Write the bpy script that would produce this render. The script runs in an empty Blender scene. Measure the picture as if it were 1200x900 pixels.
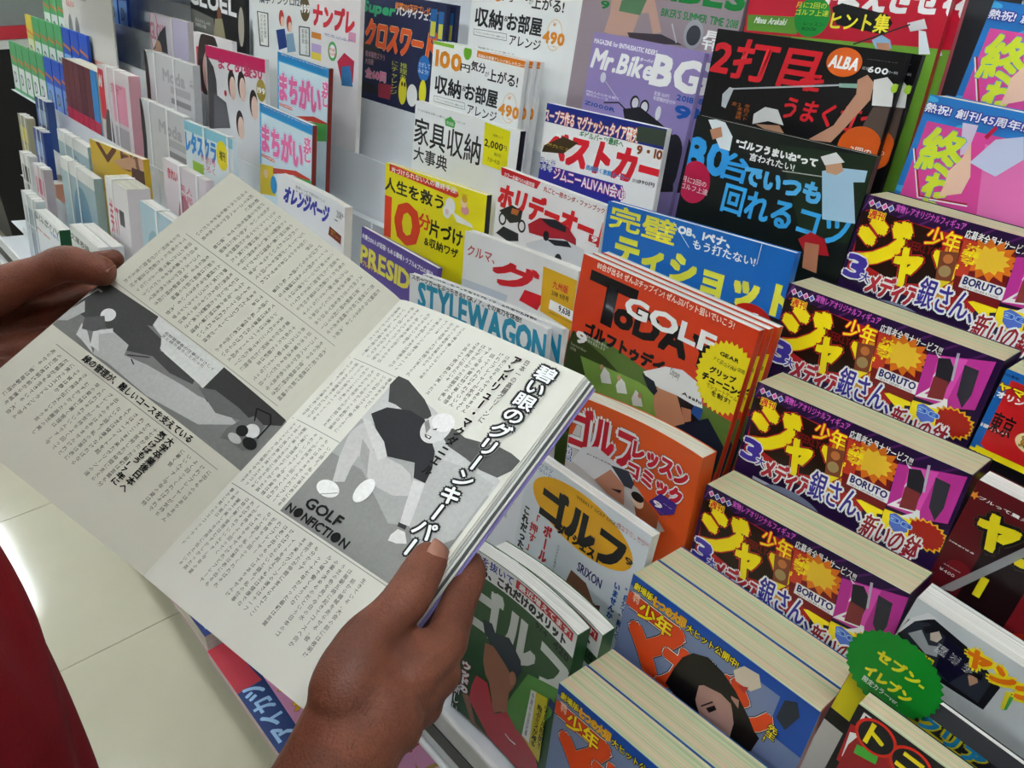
import bpy, math, random
import numpy as np
from mathutils import Matrix, Vector

# ------------------------------------------------------------------ camera
SC = bpy.context.scene
COL = SC.collection
CAM_H = 1.45
cam_d = bpy.data.cameras.new('camera'); cam = bpy.data.objects.new('camera', cam_d); COL.objects.link(cam)
cam_d.sensor_width = 36.0; cam_d.lens = 922.5 / 1200 * 36.0; cam_d.clip_start = 0.02; cam_d.clip_end = 60
Rt = Vector((0.66877, 0.74288, 0.02662)); Dn = Vector((0.39541, -0.32503, -0.85850)); Fw = Vector((-0.62942, 0.58524, -0.51127))
cam.matrix_world = Matrix(((Rt.x, -Dn.x, -Fw.x, 0), (Rt.y, -Dn.y, -Fw.y, 0), (Rt.z, -Dn.z, -Fw.z, CAM_H), (0, 0, 0, 1)))
SC.camera = cam
# ------------------------------------------------------------------ world, lights, exposure
SC.view_settings.view_transform = 'Standard'; SC.view_settings.look = 'None'
SC.view_settings.gamma = 1; SC.view_settings.use_curve_mapping = False
SC.view_settings.exposure = 2.1
wd = bpy.data.worlds.new('world'); SC.world = wd; wd.use_nodes = True
wd.node_tree.nodes['Background'].inputs[0].default_value = (0.93, 0.97, 1.0, 1); wd.node_tree.nodes['Background'].inputs[1].default_value = 0.12
CEIL = 2.75
LAMP_ROWS = [(0.17, (-8.2, -5.6, -2.7, 0.2)), (-1.9, (-5.5, -2.5, 0.5))]
LAMP_STRENGTH = 11.0

# ------------------------------------------------------------------ materials
def lin(c):
    c = c / 255.0
    return c / 12.92 if c <= 0.04045 else ((c + 0.055) / 1.055) ** 2.4
def rgb(h):
    if isinstance(h, tuple): return (*h, 1)
    return (lin(int(h[0:2], 16)), lin(int(h[2:4], 16)), lin(int(h[4:6], 16)), 1)
MC = {}
def mat(h, rough=0.32, spec=0.45, metal=0.0, emit=0, noise=0.0, nscale=60, coat=0.0, bump=0.0):
    key = (h, rough, spec, metal, emit, noise, nscale, coat, bump)
    if key in MC: return MC[key]
    m = bpy.data.materials.new('mat_' + str(h)); m.use_nodes = True
    nt = m.node_tree; b = nt.nodes['Principled BSDF']
    c = rgb(h)
    b.inputs['Base Color'].default_value = c
    b.inputs['Roughness'].default_value = rough; b.inputs['Specular IOR Level'].default_value = spec
    b.inputs['Metallic'].default_value = metal; b.inputs['Coat Weight'].default_value = coat; b.inputs['Coat Roughness'].default_value = 0.12
    if emit:
        b.inputs['Emission Color'].default_value = c; b.inputs['Emission Strength'].default_value = emit
    if noise or bump:
        tc = nt.nodes.new('ShaderNodeTexCoord'); n = nt.nodes.new('ShaderNodeTexNoise')
        n.inputs['Scale'].default_value = nscale; n.inputs['Detail'].default_value = 4
        nt.links.new(tc.outputs['Object'], n.inputs['Vector'])
        if noise:
            mx = nt.nodes.new('ShaderNodeMix'); mx.data_type = 'RGBA'
            nt.links.new(n.outputs['Fac'], mx.inputs[0])
            mx.inputs[6].default_value = tuple(v * (1 - noise) for v in c[:3]) + (1,)
            mx.inputs[7].default_value = tuple(min(1, v * (1 + noise)) for v in c[:3]) + (1,)
            nt.links.new(mx.outputs[2], b.inputs['Base Color'])
        if bump:
            bp = nt.nodes.new('ShaderNodeBump'); bp.inputs['Strength'].default_value = bump; bp.inputs['Distance'].default_value = 0.001
            nt.links.new(n.outputs['Fac'], bp.inputs['Height']); nt.links.new(bp.outputs[0], b.inputs['Normal'])
    MC[key] = m
    return m
def page_mat(kind):
    """page edges: fine layers across the thickness (local y), coloured signatures for the thick comics"""
    key = ('page', kind)
    if key in MC: return MC[key]
    m = bpy.data.materials.new('page_edges_' + kind); m.use_nodes = True; nt = m.node_tree; b = nt.nodes['Principled BSDF']
    b.inputs['Roughness'].default_value = 0.8; b.inputs['Specular IOR Level'].default_value = 0.15
    tc = nt.nodes.new('ShaderNodeTexCoord'); mp = nt.nodes.new('ShaderNodeMapping')
    nt.links.new(tc.outputs['Object'], mp.inputs['Vector'])
    mp.inputs['Scale'].default_value = (1.5, 1, 1.5) if kind != 'comic' else (2.2, 1, 0.8)
    n = nt.nodes.new('ShaderNodeTexNoise'); nt.links.new(mp.outputs[0], n.inputs['Vector'])
    mp.inputs['Scale'].default_value = (2.0, 420, 2.0) if kind == 'comic' else (3.0, 900, 3.0)
    n.inputs['Scale'].default_value = 1.0; n.inputs['Detail'].default_value = 3
    r = nt.nodes.new('ShaderNodeValToRGB'); nt.links.new(n.outputs['Fac'], r.inputs[0])
    e = r.color_ramp.elements
    if kind == 'comic':
        cols = [(0.26, '7c745c'), (0.38, 'bcb896'), (0.46, 'ccaa90'), (0.53, 'c0c49e'), (0.61, 'a0ac84'), (0.72, 'cfcaac')]
    elif kind == 'white':
        cols = [(0.30, '8f8c84'), (0.42, 'd6d4cc'), (0.55, 'e6e4de'), (0.66, 'bdbab2'), (0.78, 'eeece6')]
    else:
        cols = [(0.28, 'a09c8c'), (0.42, 'c9c5b4'), (0.55, 'dedac8'), (0.68, 'b4b0a0')]
    while len(e) < len(cols): e.new(0.5)
    for i, (p, h) in enumerate(cols): e[i].position = p; e[i].color = rgb(h)
    nt.links.new(r.outputs[0], b.inputs['Base Color'])
    MC[key] = m
    return m
def clear_mat():
    if 'clear' in MC: return MC['clear']
    m = bpy.data.materials.new('clear_plastic'); m.use_nodes = True; b = m.node_tree.nodes['Principled BSDF']
    b.inputs['Base Color'].default_value = (.75, .76, .78, 1); b.inputs['Roughness'].default_value = .12; b.inputs['Alpha'].default_value = .38; MC['clear'] = m; return m
INK = lambda h: mat(h, 0.28, 0.4)
PAPER = lambda h: mat(h, 0.75, 0.2)

# ------------------------------------------------------------------ object helpers
def empty(name, label=None, cat=None, group=None, M=None):
    o = bpy.data.objects.new(name, None); o.empty_display_size = 0.03; COL.objects.link(o)
    if M is not None: o.matrix_world = M
    if label: o['label'] = label
    if cat: o['category'] = cat
    if group: o['group'] = group
    return o
def link(name, me, parent=None, M=None, **props):
    o = bpy.data.objects.new(name, me); COL.objects.link(o)
    if parent is not None: o.parent = parent
    if M is not None: o.matrix_basis = M
    for k, v in props.items():
        if v: o[k] = v
    return o
class MB:
    """collects quads and tris, one mesh object per build()"""
    def __init__(s): s.v = []; s.f = []; s.m = []; s.mats = []
    def mi(s, m):
        if m not in s.mats: s.mats.append(m)
        return s.mats.index(m)
    def add(s, vs, fs, m):
        b = len(s.v); k = s.mi(m); s.v += [tuple(v) for v in vs]
        for f in fs: s.f.append(tuple(i + b for i in f)); s.m.append(k)
        return s
    def box(s, x0, x1, y0, y1, z0, z1, m, B=None, nx=1, nz=1):
        """closed box; B(x,z) bends it along y"""
        if B is None: B = lambda x, z: 0.0
        vs = []; idx = {}
        for j in range(nz + 1):
            for i in range(nx + 1):
                x = x0 + (x1 - x0) * i / nx; z = z0 + (z1 - z0) * j / nz; b = B(x, z)
                idx[i, j, 0] = len(vs); vs.append((x, y0 + b, z)); idx[i, j, 1] = len(vs); vs.append((x, y1 + b, z))
        fs = []
        for j in range(nz):
            for i in range(nx):
                fs.append((idx[i, j, 0], idx[i + 1, j, 0], idx[i + 1, j + 1, 0], idx[i, j + 1, 0]))
                fs.append((idx[i, j, 1], idx[i, j + 1, 1], idx[i + 1, j + 1, 1], idx[i + 1, j, 1]))
        for i in range(nx):
            fs.append((idx[i, 0, 0], idx[i, 0, 1], idx[i + 1, 0, 1], idx[i + 1, 0, 0]))
            fs.append((idx[i, nz, 0], idx[i + 1, nz, 0], idx[i + 1, nz, 1], idx[i, nz, 1]))
        for j in range(nz):
            fs.append((idx[0, j, 0], idx[0, j + 1, 0], idx[0, j + 1, 1], idx[0, j, 1]))
            fs.append((idx[nx, j, 0], idx[nx, j, 1], idx[nx, j + 1, 1], idx[nx, j + 1, 0]))
        return s.add(vs, fs, m)
    def tube(s, pts, r, m, n=8):
        pts = [Vector(p) for p in pts]; vs = []; fs = []
        for i, p in enumerate(pts):
            d = (pts[min(i + 1, len(pts) - 1)] - pts[max(i - 1, 0)]).normalized()
            a = d.cross(Vector((0, 0, 1)) if abs(d.z) < .9 else Vector((1, 0, 0))).normalized(); b = d.cross(a)
            for k in range(n):
                t = 2 * math.pi * k / n; vs.append(p + a * (r * math.cos(t)) + b * (r * math.sin(t)))
        for i in range(len(pts) - 1):
            for k in range(n): fs.append((i * n + k, i * n + (k + 1) % n, (i + 1) * n + (k + 1) % n, (i + 1) * n + k))
        fs.append(tuple(range(n))[::-1]); fs.append(tuple((len(pts) - 1) * n + k for k in range(n)))
        return s.add(vs, fs, m)
    def mesh(s, name, smooth=False):
        me = bpy.data.meshes.new(name); me.from_pydata(s.v, [], s.f)
        for m in s.mats: me.materials.append(m)
        me.polygons.foreach_set('material_index', s.m)
        if smooth: me.polygons.foreach_set('use_smooth', [True] * len(s.f))
        me.update(); return me
    def build(s, name, parent=None, M=None, smooth=False, **props): return link(name, s.mesh(name, smooth), parent, M, **props)

# ------------------------------------------------------------------ lettering: glyph outlines of the built-in font, laid out flat
_fc = bpy.data.curves.new('glyph', 'FONT'); _fo = bpy.data.objects.new('glyph', _fc)
GC = {}
def glyph(ch, res=2):
    k = (ch, res)
    if k in GC: return GC[k]
    if ch in ' \u3000':
        GC[k] = (np.zeros((0, 2)), np.zeros((0, 3), int), 0.35 if ch == ' ' else 1.0); return GC[k]
    _fc.resolution_u = res; _fc.body = ch
    me = _fo.to_mesh(); me.calc_loop_triangles()
    v = np.array([x.co[:2] for x in me.vertices]).reshape(-1, 2); t = np.array([x.vertices[:] for x in me.loop_triangles]).reshape(-1, 3)
    _fo.to_mesh_clear()
    full = ord(ch) > 0x2000
    if full: adv = 1.0
    else:
        lo, hi = (v[:, 0].min(), v[:, 0].max()) if len(v) else (0, .3)
        v = v - [lo - .04, 0] if len(v) else v; adv = hi - lo + .10
    GC[k] = (v, t, adv); return GC[k]
def text2d(s, res=2, vert=False):
    """-> verts, tris of a string, upright, ink box normalised to 0..1 (y up)"""
    V = []; T = []; n = 0; x = y = 0
    for ch in s:
        if ch == '\n':
            if vert: x -= 1.15; y = 0
            else: x = 0; y -= 1.1
            continue
        v, t, a = glyph(ch, res)
        if vert and ch == 'ー' and len(v): v = np.stack([.5 + (v[:, 1] - .38), .38 - (v[:, 0] - .5)], 1)
        if len(v): V.append(v + [x, y]); T.append(t + n); n += len(v)
        if vert: y -= 1.0
        else: x += a
    if not V: return np.zeros((0, 2)), np.zeros((0, 3), int)
    V = np.concatenate(V); T = np.concatenate(T)
    lo = V.min(0); hi = V.max(0); return (V - lo) / np.maximum(hi - lo, .05), T
def subdivide(V, T, L):
    """split triangles with edges longer than L (for curved covers)"""
    for _ in range(14):
        out = []; cache = {}; Vl = [tuple(v) for v in V]; ch = False
        def mid(a, b):
            k = (a, b) if a < b else (b, a)
            if k not in cache: cache[k] = len(Vl); Vl.append(tuple((np.array(Vl[a]) + np.array(Vl[b])) / 2))
            return cache[k]
        for a, b, c in T:
            e = [np.hypot(*(np.array(Vl[p]) - np.array(Vl[q]))) for p, q in ((a, b), (b, c), (c, a))]
            k = int(np.argmax(e))
            if e[k] <= L: out.append((a, b, c)); continue
            ch = True
            if k == 1: a, b, c = b, c, a
            elif k == 2: a, b, c = c, a, b
            m = mid(a, b); out.append((a, m, c)); out.append((m, b, c))
        V = np.array(Vl); T = np.array(out)
        if not ch: break
    return V, T
def tri_poly(pts):
    from mathutils.geometry import tessellate_polygon
    return np.array(tessellate_polygon([[Vector((p[0], p[1], 0)) for p in pts]]))
OFF8 = [(math.cos(a * math.pi / 4), math.sin(a * math.pi / 4)) for a in range(8)]
OFF4 = [(1, 0), (-1, 0), (0, 1), (0, -1)]
OFFB = [(1, 1), (-1, 1), (1, -1), (-1, -1), (1, 0), (-1, 0), (0, 1), (0, -1)]
def print_mesh(name, art, w, h, B=None, step=0.00002, maxedge=None, mf=INK, clamp=True):
    """flat print: every art item becomes thin ink shapes just in front of the sheet. Units mm, x right, z down from the top edge"""
    Vs = []; Ts = []; Ms = []; mats = []; n = 0; layer = 1
    def put(V, T, col, lay):
        nonlocal n
        if len(T) == 0: return
        if clamp: V = np.stack([np.clip(V[:, 0], .3, w * 1000 - .3), np.clip(V[:, 1], .3, h * 1000 - .3)], 1)
        if B is not None and maxedge: V, T = subdivide(V, T, maxedge)
        x = V[:, 0] / 1000; z = h - V[:, 1] / 1000
        y = np.full(len(x), -lay * step)
        if B is not None: y = y + np.array([B(a, b) for a, b in zip(x, z)])
        A = np.stack([x, y, z], 1)
        p = A[T[:, 0]]; q = A[T[:, 1]]; r = A[T[:, 2]]
        nrm = np.cross(q - p, r - p)[:, 1]; T = np.where((nrm > 0)[:, None], T[:, ::-1], T)
        m = mf(col)
        if m not in mats: mats.append(m)
        Vs.append(A); Ts.append(T + n); n += len(A); Ms.append(np.full(len(T), mats.index(m)))
    def ell(cx, cy, rx, ry, k=28, rot=0):
        return [(cx + rx * math.cos(t) * math.cos(rot) - ry * math.sin(t) * math.sin(rot), cy + rx * math.cos(t) * math.sin(rot) + ry * math.sin(t) * math.cos(rot)) for t in [2 * math.pi * i / k for i in range(k)]]
    for it in art:
        k = it[0]
        if k == 't':
            _, s, x0, y0, x1, y1, col, opt = it
            vert = opt.get('v', False); V, T = text2d(s, opt.get('res', 2), vert)
            if len(V) == 0: continue
            sh = opt.get('sh', 0); wd_, ht = x1 - x0, y1 - y0
            X = x0 + V[:, 0] * (wd_ - abs(sh) * ht) + (V[:, 1] if sh > 0 else (1 - V[:, 1])) * abs(sh) * ht
            Y = y1 - V[:, 1] * ht
            if opt.get('arc'): Y = Y + opt['arc'] * ((2 * (X - x0) / wd_ - 1) ** 2)
            if opt.get('rot'):
                a = math.radians(opt['rot']); cx, cy = (x0 + x1) / 2, (y0 + y1) / 2
                X, Y = cx + (X - cx) * math.cos(a) - (Y - cy) * math.sin(a), cy + (X - cx) * math.sin(a) + (Y - cy) * math.cos(a)
            P = np.stack([X, Y], 1)
            em = wd_ / len(s) if not vert else wd_; em = min(em, ht) if not vert else em
            kanji = any('\u4e00' <= c <= '\u9fff' for c in s); b = 0 if '\n' in s else min(opt.get('b', 0), em * (.032 if kanji else .07))
            for r, oc in sorted(opt.get('o', []), key=lambda q: -q[0]):
                layer += 1; r = r * .75 + b * .9
                for i, (dx, dy) in enumerate(OFF8): put(P + [dx * r, dy * r], T, oc, layer + i * .05)
                if r > 1.5:
                    for i, (dx, dy) in enumerate(OFF8): put(P + [dx * r * .5, dy * r * .5], T, oc, layer + .4 + i * .05)
            layer += 1; put(P, T, col, layer)
            if b:
                for i, (dx, dy) in enumerate(OFFB if b > .5 else OFF4): put(P + [dx * b * .9, dy * b * .9], T, col, layer + .1 + i * .04)
                if b > .9:
                    for q, rr_ in enumerate((.35, .65)):
                        for i, (dx, dy) in enumerate(OFFB): put(P + [dx * b * rr_, dy * b * rr_], T, col, layer + .42 + q * .2 + i * .025)
        elif k == 'p':
            layer += 1; put(np.array(it[1], float), tri_poly(it[1]), it[2], layer)
        elif k == 'e':
            layer += 1; P = ell(*it[1:5]) if len(it) < 7 else ell(*it[1:5], 28, it[6]); put(np.array(P), tri_poly(P), it[5], layer)
        elif k == 's':                                    # star burst: cx, cy, rx, ry, points, inner ratio
            _, cx, cy, rx, ry, np_, q, col = it
            P = [(cx + rx * (1 if i % 2 == 0 else q) * math.cos(math.pi * i / np_), cy + ry * (1 if i % 2 == 0 else q) * math.sin(math.pi * i / np_)) for i in range(2 * np_)]
            layer += 1; put(np.array(P), tri_poly(P), col, layer)
        elif k == 'l':                                    # polyline of given width
            _, pts, wdt, col = it; layer += 1
            for (xa, ya), (xb, yb) in zip(pts[:-1], pts[1:]):
                L = math.hypot(xb - xa, yb - ya) or 1; nx, ny = -(yb - ya) / L * wdt / 2, (xb - xa) / L * wdt / 2
                put(np.array([(xa + nx, ya + ny), (xb + nx, yb + ny), (xb - nx, yb - ny), (xa - nx, ya - ny)]), np.array([(0, 1, 2), (0, 2, 3)]), col, layer)
                layer += .05
    me = bpy.data.meshes.new(name)
    V = np.concatenate(Vs); T = np.concatenate(Ts); M_ = np.concatenate(Ms)
    me.vertices.add(len(V)); me.vertices.foreach_set('co', V.ravel())
    me.loops.add(len(T) * 3); me.polygons.add(len(T))
    me.loops.foreach_set('vertex_index', T.ravel().astype(np.int32))
    me.polygons.foreach_set('loop_start', np.arange(0, len(T) * 3, 3, dtype=np.int32))
    for m in mats: me.materials.append(m)
    me.polygons.foreach_set('material_index', M_.astype(np.int32))
    me.update(calc_edges=True); me.validate()
    return me

# ------------------------------------------------------------------ the rack frame: x along the rack, u up the covers, d into the rack (mm, from the lens height)
TH = math.radians(7)
def rk(x, u, d):
    return Vector((x, math.cos(TH) * d + math.sin(TH) * u, math.cos(TH) * u - math.sin(TH) * d)) / 1000 + Vector((0, 0, CAM_H))
def rkM(x, u, d, roll=0, lean=0, yaw=0):
    return Matrix.Translation(rk(x, u, d)) @ Matrix.Rotation(-TH, 4, 'X') @ Matrix.Rotation(-math.radians(roll), 4, 'Y') @ Matrix.Rotation(math.radians(yaw), 4, 'Z') @ Matrix.Rotation(-math.radians(lean), 4, 'X')
def bow(w, h, a, n=24):
    """cover bowed back in the middle: straight facets between n + 1 stations so that print and sheet agree"""
    g = [a * 4 * (i / n) * (1 - i / n) for i in range(n + 1)]
    def f(x, z):
        t = min(n - 1e-6, max(0, x / w * n)); i = int(t); return g[i] + (g[i + 1] - g[i]) * (t - i)
    return f
MAGS = {}
def magazine(key, name, label, cat, group, x, utop, d, w, h, t, roll=0, yaw=0, lean=0, bend=0, pages='white', cover='e8e8e8', spine=None, back=None, art=(), copies=(), strap=False, sticker=None, band=None):
    """one bound magazine: page_block, cover (front, spine on the right, back), cover > cover_print; copies = [(dx, dd, label)]"""
    W, H, T = w / 1000, h / 1000, t / 1000
    rr = math.radians(roll)
    bx = x + math.sin(rr) * h; bu = utop - math.cos(rr) * h
    M = rkM(bx, bu, d, roll, lean, yaw)
    root = empty(name, label, cat, group, M)
    B = bow(W, H, bend / 1000) if bend else None; nx, nz = (24, 1) if bend else (1, 1)
    ct = 0.0004
    pb = MB(); pb.box(0, W - 0.001, ct, T - ct, 0.0008, H - 0.0008, page_mat(pages), B, nx, nz)
    parts = [pb.build('page_block', root, smooth=False)]
    cv = MB(); cm = INK(cover)
    cv.box(0, W, 0, ct, 0, H, cm, B, nx, nz)
    cv.box(0, W, T - ct, T, 0, H, INK(back or cover), B, nx, nz)
    cv.box(W - ct, W, ct, T - ct, 0, H, INK(spine or cover))
    co = cv.build('cover', root); parts.append(co); sub = []
    if art:
        sub.append(link('cover_print', print_mesh(key + '_print', art, W, H, B, step=.00005 if bend else .00002, maxedge=5.5 if bend else None), co))
    if strap:
        m = mat('f2f2f0', 0.4)
        for q in strap:
            sx = W * q; sm = MB(); y0, y1, z1 = -.0018, T + .0008, H + .0012
            P = [(y0, 0), (y0 + .0008, 0), (y0 + .0008, H + .0004), (y1, H + .0004), (y1, z1), (y0, z1)]
            vs = [(x, y, z) for x in (sx, sx + .006) for y, z in P]
            sm.add(vs, [(0, 5, 4, 3, 2, 1), (6, 7, 8, 9, 10, 11)] + [(k, (k + 1) % 6, (k + 1) % 6 + 6, k + 6) for k in range(6)], m)
            parts.append(sm.build('strap', root))
    if band:
        bm_ = MB(); bm_.add([(x_ / 1000, -.0022 - (.0008 if i_ in (1, 2) else 0), H - z_ / 1000) for i_, (x_, z_) in enumerate(band)], [(0, 1, 2, 3)], clear_mat())
        parts.append(bm_.build('plastic_band', root, label='clear plastic band'))
    if sticker:
        so = link('sticker', print_mesh(key + '_st', sticker, W, H, clamp=False), root, Matrix.Translation((0, -.0026, 0)), label='green round sticker with yellow lettering'); parts.append(so)
    MAGS[key] = root
    for dx, dd, lab in copies:
        r = root.copy(); COL.objects.link(r); r.matrix_world = rkM(bx + dx, bu, d + dd, roll, lean, yaw)
        if lab: r['label'] = lab
        for p in parts:
            q = p.copy(); COL.objects.link(q); q.parent = r
            for s in p.children:
                z = s.copy(); COL.objects.link(z); z.parent = q
    return root

# ------------------------------------------------------------------ magazines on the steps (mm in the rack frame)
ART_jump4 = [
  ('p', [(0, 0), (182, 0), (182, 300), (0, 300)], '2a1440'),
  ('p', [(4, 0), (7, 0), (-12, 16), (-15, 16)], '5a2468'),
  ('p', [(25, 0), (28, 0), (9, 16), (6, 16)], '5a2468'),
  ('p', [(46, 0), (49, 0), (30, 16), (27, 16)], '5a2468'),
  ('p', [(67, 0), (70, 0), (51, 16), (48, 16)], '5a2468'),
  ('p', [(88, 0), (91, 0), (72, 16), (69, 16)], '5a2468'),
  ('p', [(109, 0), (112, 0), (93, 16), (90, 16)], '5a2468'),
  ('p', [(130, 0), (133, 0), (114, 16), (111, 16)], '5a2468'),
  ('p', [(151, 0), (154, 0), (135, 16), (132, 16)], '5a2468'),
  ('p', [(172, 0), (175, 0), (156, 16), (153, 16)], '5a2468'),
  ('p', [(4, 6.5), (7, 3), (10, 6.5), (7, 10)], 'f4f4f2'),
  ('p', [(4.8, 6.5), (7, 4), (9.2, 6.5), (7, 9)], 'e45ab0'),
  ('p', [(10, 6.5), (13, 3), (16, 6.5), (13, 10)], 'f4f4f2'),
  ('p', [(10.8, 6.5), (13, 4), (15.2, 6.5), (13, 9)], '5c6cd0'),
  ('p', [(16, 6.5), (19, 3), (22, 6.5), (19, 10)], 'f4f4f2'),
  ('p', [(16.8, 6.5), (19, 4), (21.2, 6.5), (19, 9)], 'e45ab0'),
  ('p', [(22, 6.5), (25, 3), (28, 6.5), (25, 10)], 'f4f4f2'),
  ('p', [(22.8, 6.5), (25, 4), (27.2, 6.5), (25, 9)], '5c6cd0'),
  ('t', '実物レアオリジナルフィギュア', 28.8, 1.2, 88.8, 7.9, 'e868d8', {'o': [(0.9, '3a0a50')], 'b': 0.3}),
  ('t', '応募者全員大サービス!!!', 90.7, 5.8, 143.0, 13.7, 'f4f4f2', {'o': [(1.0, '101014')], 'b': 0.2}),
  ('p', [(4, 13), (120, 13), (120, 75), (4, 75)], 'b81c20'),
  ('p', [(80, 16), (98, 16), (98, 70), (80, 70)], 'e8a020'),
  ('p', [(-2.8, 16.3), (13.0, 11.2), (74.3, 15.0), (84.4, 57.6), (51.4, 67.1), (32.6, 63.5), (6.5, 57.6)], '201008'),
  ('t', 'ジ', 6, 16, 48, 60, 'ffe81c', {'o': [(2.8, 'd8242c'), (1.6, '101014')], 'b': 2.8}),
  ('t', 'ャン', 44, 30, 96, 68, 'ffe81c', {'o': [(2.8, 'd8242c'), (1.6, '101014')], 'b': 2.6}),
  ('t', '週刊', 8, 12, 22, 19, 'd8242c', {'b': 0.5, 'o': [(0.8, 'ffe81c')]}),
  ('t', '少年', 62, 11, 90, 27, 'ffe81c', {'o': [(1.2, 'd8242c')], 'b': 0.8}),
  ('t', 'WEEKLY', 46, 28, 70, 35, '7a1014', {'b': 0.5}),
  ('p', [(112.4, 62.5), (133.6, 52.0), (135.7, 63.8), (131.2, 65.6), (135.5, 76.1)], 'ffe81c'),
  ('p', [(135.3, 58.2), (177.6, 53.1), (177.3, 70.8), (136.8, 72.0)], 'ffe81c'),
  ('p', [(89.1, 16.0), (132.3, 14.1), (136.0, 60.6), (97.9, 60.6)], '7c1a1c'),
  ('s', 115.9, 24.9, 24, 18, 14, 0.7, 'e87820'),
  ('s', 115.9, 24.9, 16, 12, 12, 0.75, 'f6c838'),
  ('p', [(91.2, 14.1), (102.7, 13.8), (104.7, 44.0), (94.4, 44.9)], 'd0402c'),
  ('t', 'リアル豪華Cカラー!!', 93.6, 16.1, 107.2, 39.3, 'ffe81c', {'v': True, 'b': 0.2}),
  ('p', [(76.7, 29.0), (91.8, 25.9), (94.2, 51.0), (81.4, 53.5)], '8a4a30'),
  ('e', 85.2, 33.6, 4, 4, 'c87840'),
  ('e', 86.2, 44.3, 5, 5, 'a89060'),
  ('p', [(101, 42), (136, 42), (136, 53), (101, 53)], 'f4f4f2'),
  ('t', 'BORUTO', 103, 43.2, 134, 49.6, '1c2470', {'b': 0.9}),
  ('t', 'NEXT GENERATIONS', 104, 50.6, 133, 52.4, '803060', {}),
  ('p', [(133.4, 16.2), (182.1, 2.6), (182.0, 45.4), (162.6, 52.8), (136.3, 54.5)], 'c8389c'),
  ('p', [(142.0, 14.7), (163.1, 8.8), (160.5, 45.7), (144.7, 48.4)], 'e858bc'),
  ('p', [(139.0, 12.5), (146.0, 20.4), (143.5, 32.0), (148.5, 37.0), (136.5, 53.7), (157.0, 49.7), (145.7, 60.1), (163.3, 55.2), (160.5, 45.7), (142.4, 48.7), (151.5, 35.0), (145.8, 27.6), (148.6, 17.3)], 'f4f4f2'),
  ('p', [(162.2, 13.5), (173.5, 13.9), (175.4, 34.8), (172.7, 48.1), (165.5, 39.2)], '3a3a42'),
  ('p', [(142.3, 15.9), (150.7, 13.0), (158.0, 21.9), (155.9, 46.1), (148.4, 48.7)], '2a2a30'),
  ('p', [(153.9, 6.7), (156.0, 6.2), (159.1, 29.6), (157.3, 29.7)], 'c0c0c8'),
  ('p', [(144.5, 31.3), (156.3, 31.6), (157.6, 47.8), (145.4, 50.8)], '8c3838'),
  ('s', 170.3, 63.0, 19, 14, 20, 0.82, 'f0b820'),
  ('s', 170.3, 63.0, 16, 12, 20, 0.85, 'b02018'),
  ('p', [(135.7, 59.4), (157.2, 56.8), (159.5, 74.3), (137.1, 74.8)], 'ffe81c'),
  ('p', [(140.8, 60.1), (144.8, 57.1), (155.2, 59.8), (157.7, 68.2), (149.8, 74.3), (142.9, 69.0)], '5878d8'),
  ('t', '38', 142.6, 61.2, 159.5, 64.5, '2858c8', {'b': 1.2, 'o': [(1, 'a8d0f0')]}),
  ('t', '定価270円', 143.2, 72.7, 158.5, 72.4, 'd8242c', {}),
  ('t', '3', 3, 55, 21, 75, '4838a8', {'b': 1.6, 'o': [(2.2, 'f4f4f2')]}),
  ('t', '大', 19, 67, 28, 76, '4838a8', {'b': 0.6, 'o': [(1.6, 'f4f4f2')]}),
  ('t', 'メディア', 27, 64, 74, 84, 'c02838', {'b': 1.2, 'sh': 0.1, 'o': [(2.2, 'f4f4f2')]}),
  ('t', '銀さん、', 72, 54, 121, 80, '3c2c98', {'b': 1.8, 'o': [(2.4, 'f4f4f2')]}),
  ('t', '新いの鉢', 122, 68, 172, 91, 'a01828', {'b': 1.4, 'sh': 0.15, 'o': [(2.2, 'f4f4f2')]}),
  ('p', [(20, 88), (70, 88), (70, 130), (20, 130)], 'c8c8d0'),
  ('e', 60, 96, 30, 12, '8890a8')]
magazine('jump4', 'comic_weekly', 'thick comic weekly with yellow logo, lowest of the four, touching the green round sticker', 'comic magazine', 'thick comic weeklies with yellow logo', -290.4, -365.0, 559.0, 182.3, 254.9, 45, roll=1.61, art=ART_jump4, copies=[], pages='comic', cover='2a1440', back='30204a')
magazine('jump3', 'comic_weekly', 'thick comic weekly with yellow logo, third from the top, beside the dark red cover', 'comic magazine', 'thick comic weeklies with yellow logo', -297.7, -279.9, 616.0, 184.8, 257.9, 44, roll=0.90, art=ART_jump4, copies=[], pages='comic', cover='2a1440', back='30204a')
magazine('jump2', 'comic_weekly', 'thick comic weekly with yellow logo, second highest, beside the red baseball cover', 'comic magazine', 'thick comic weeklies with yellow logo', -321.9, -202.6, 673.0, 186.8, 251.3, 44, roll=-0.59, art=ART_jump4, copies=[], pages='comic', cover='2a1440', back='30204a')
magazine('jump1', 'comic_weekly', 'thick comic weekly with yellow logo, topmost of the four stepped up the rack', 'comic magazine', 'thick comic weeklies with yellow logo', -301.0, -119.3, 730.0, 182.0, 251.3, 44, roll=-1.00, art=ART_jump4, copies=[], pages='comic', cover='2a1440', back='30204a')
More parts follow.
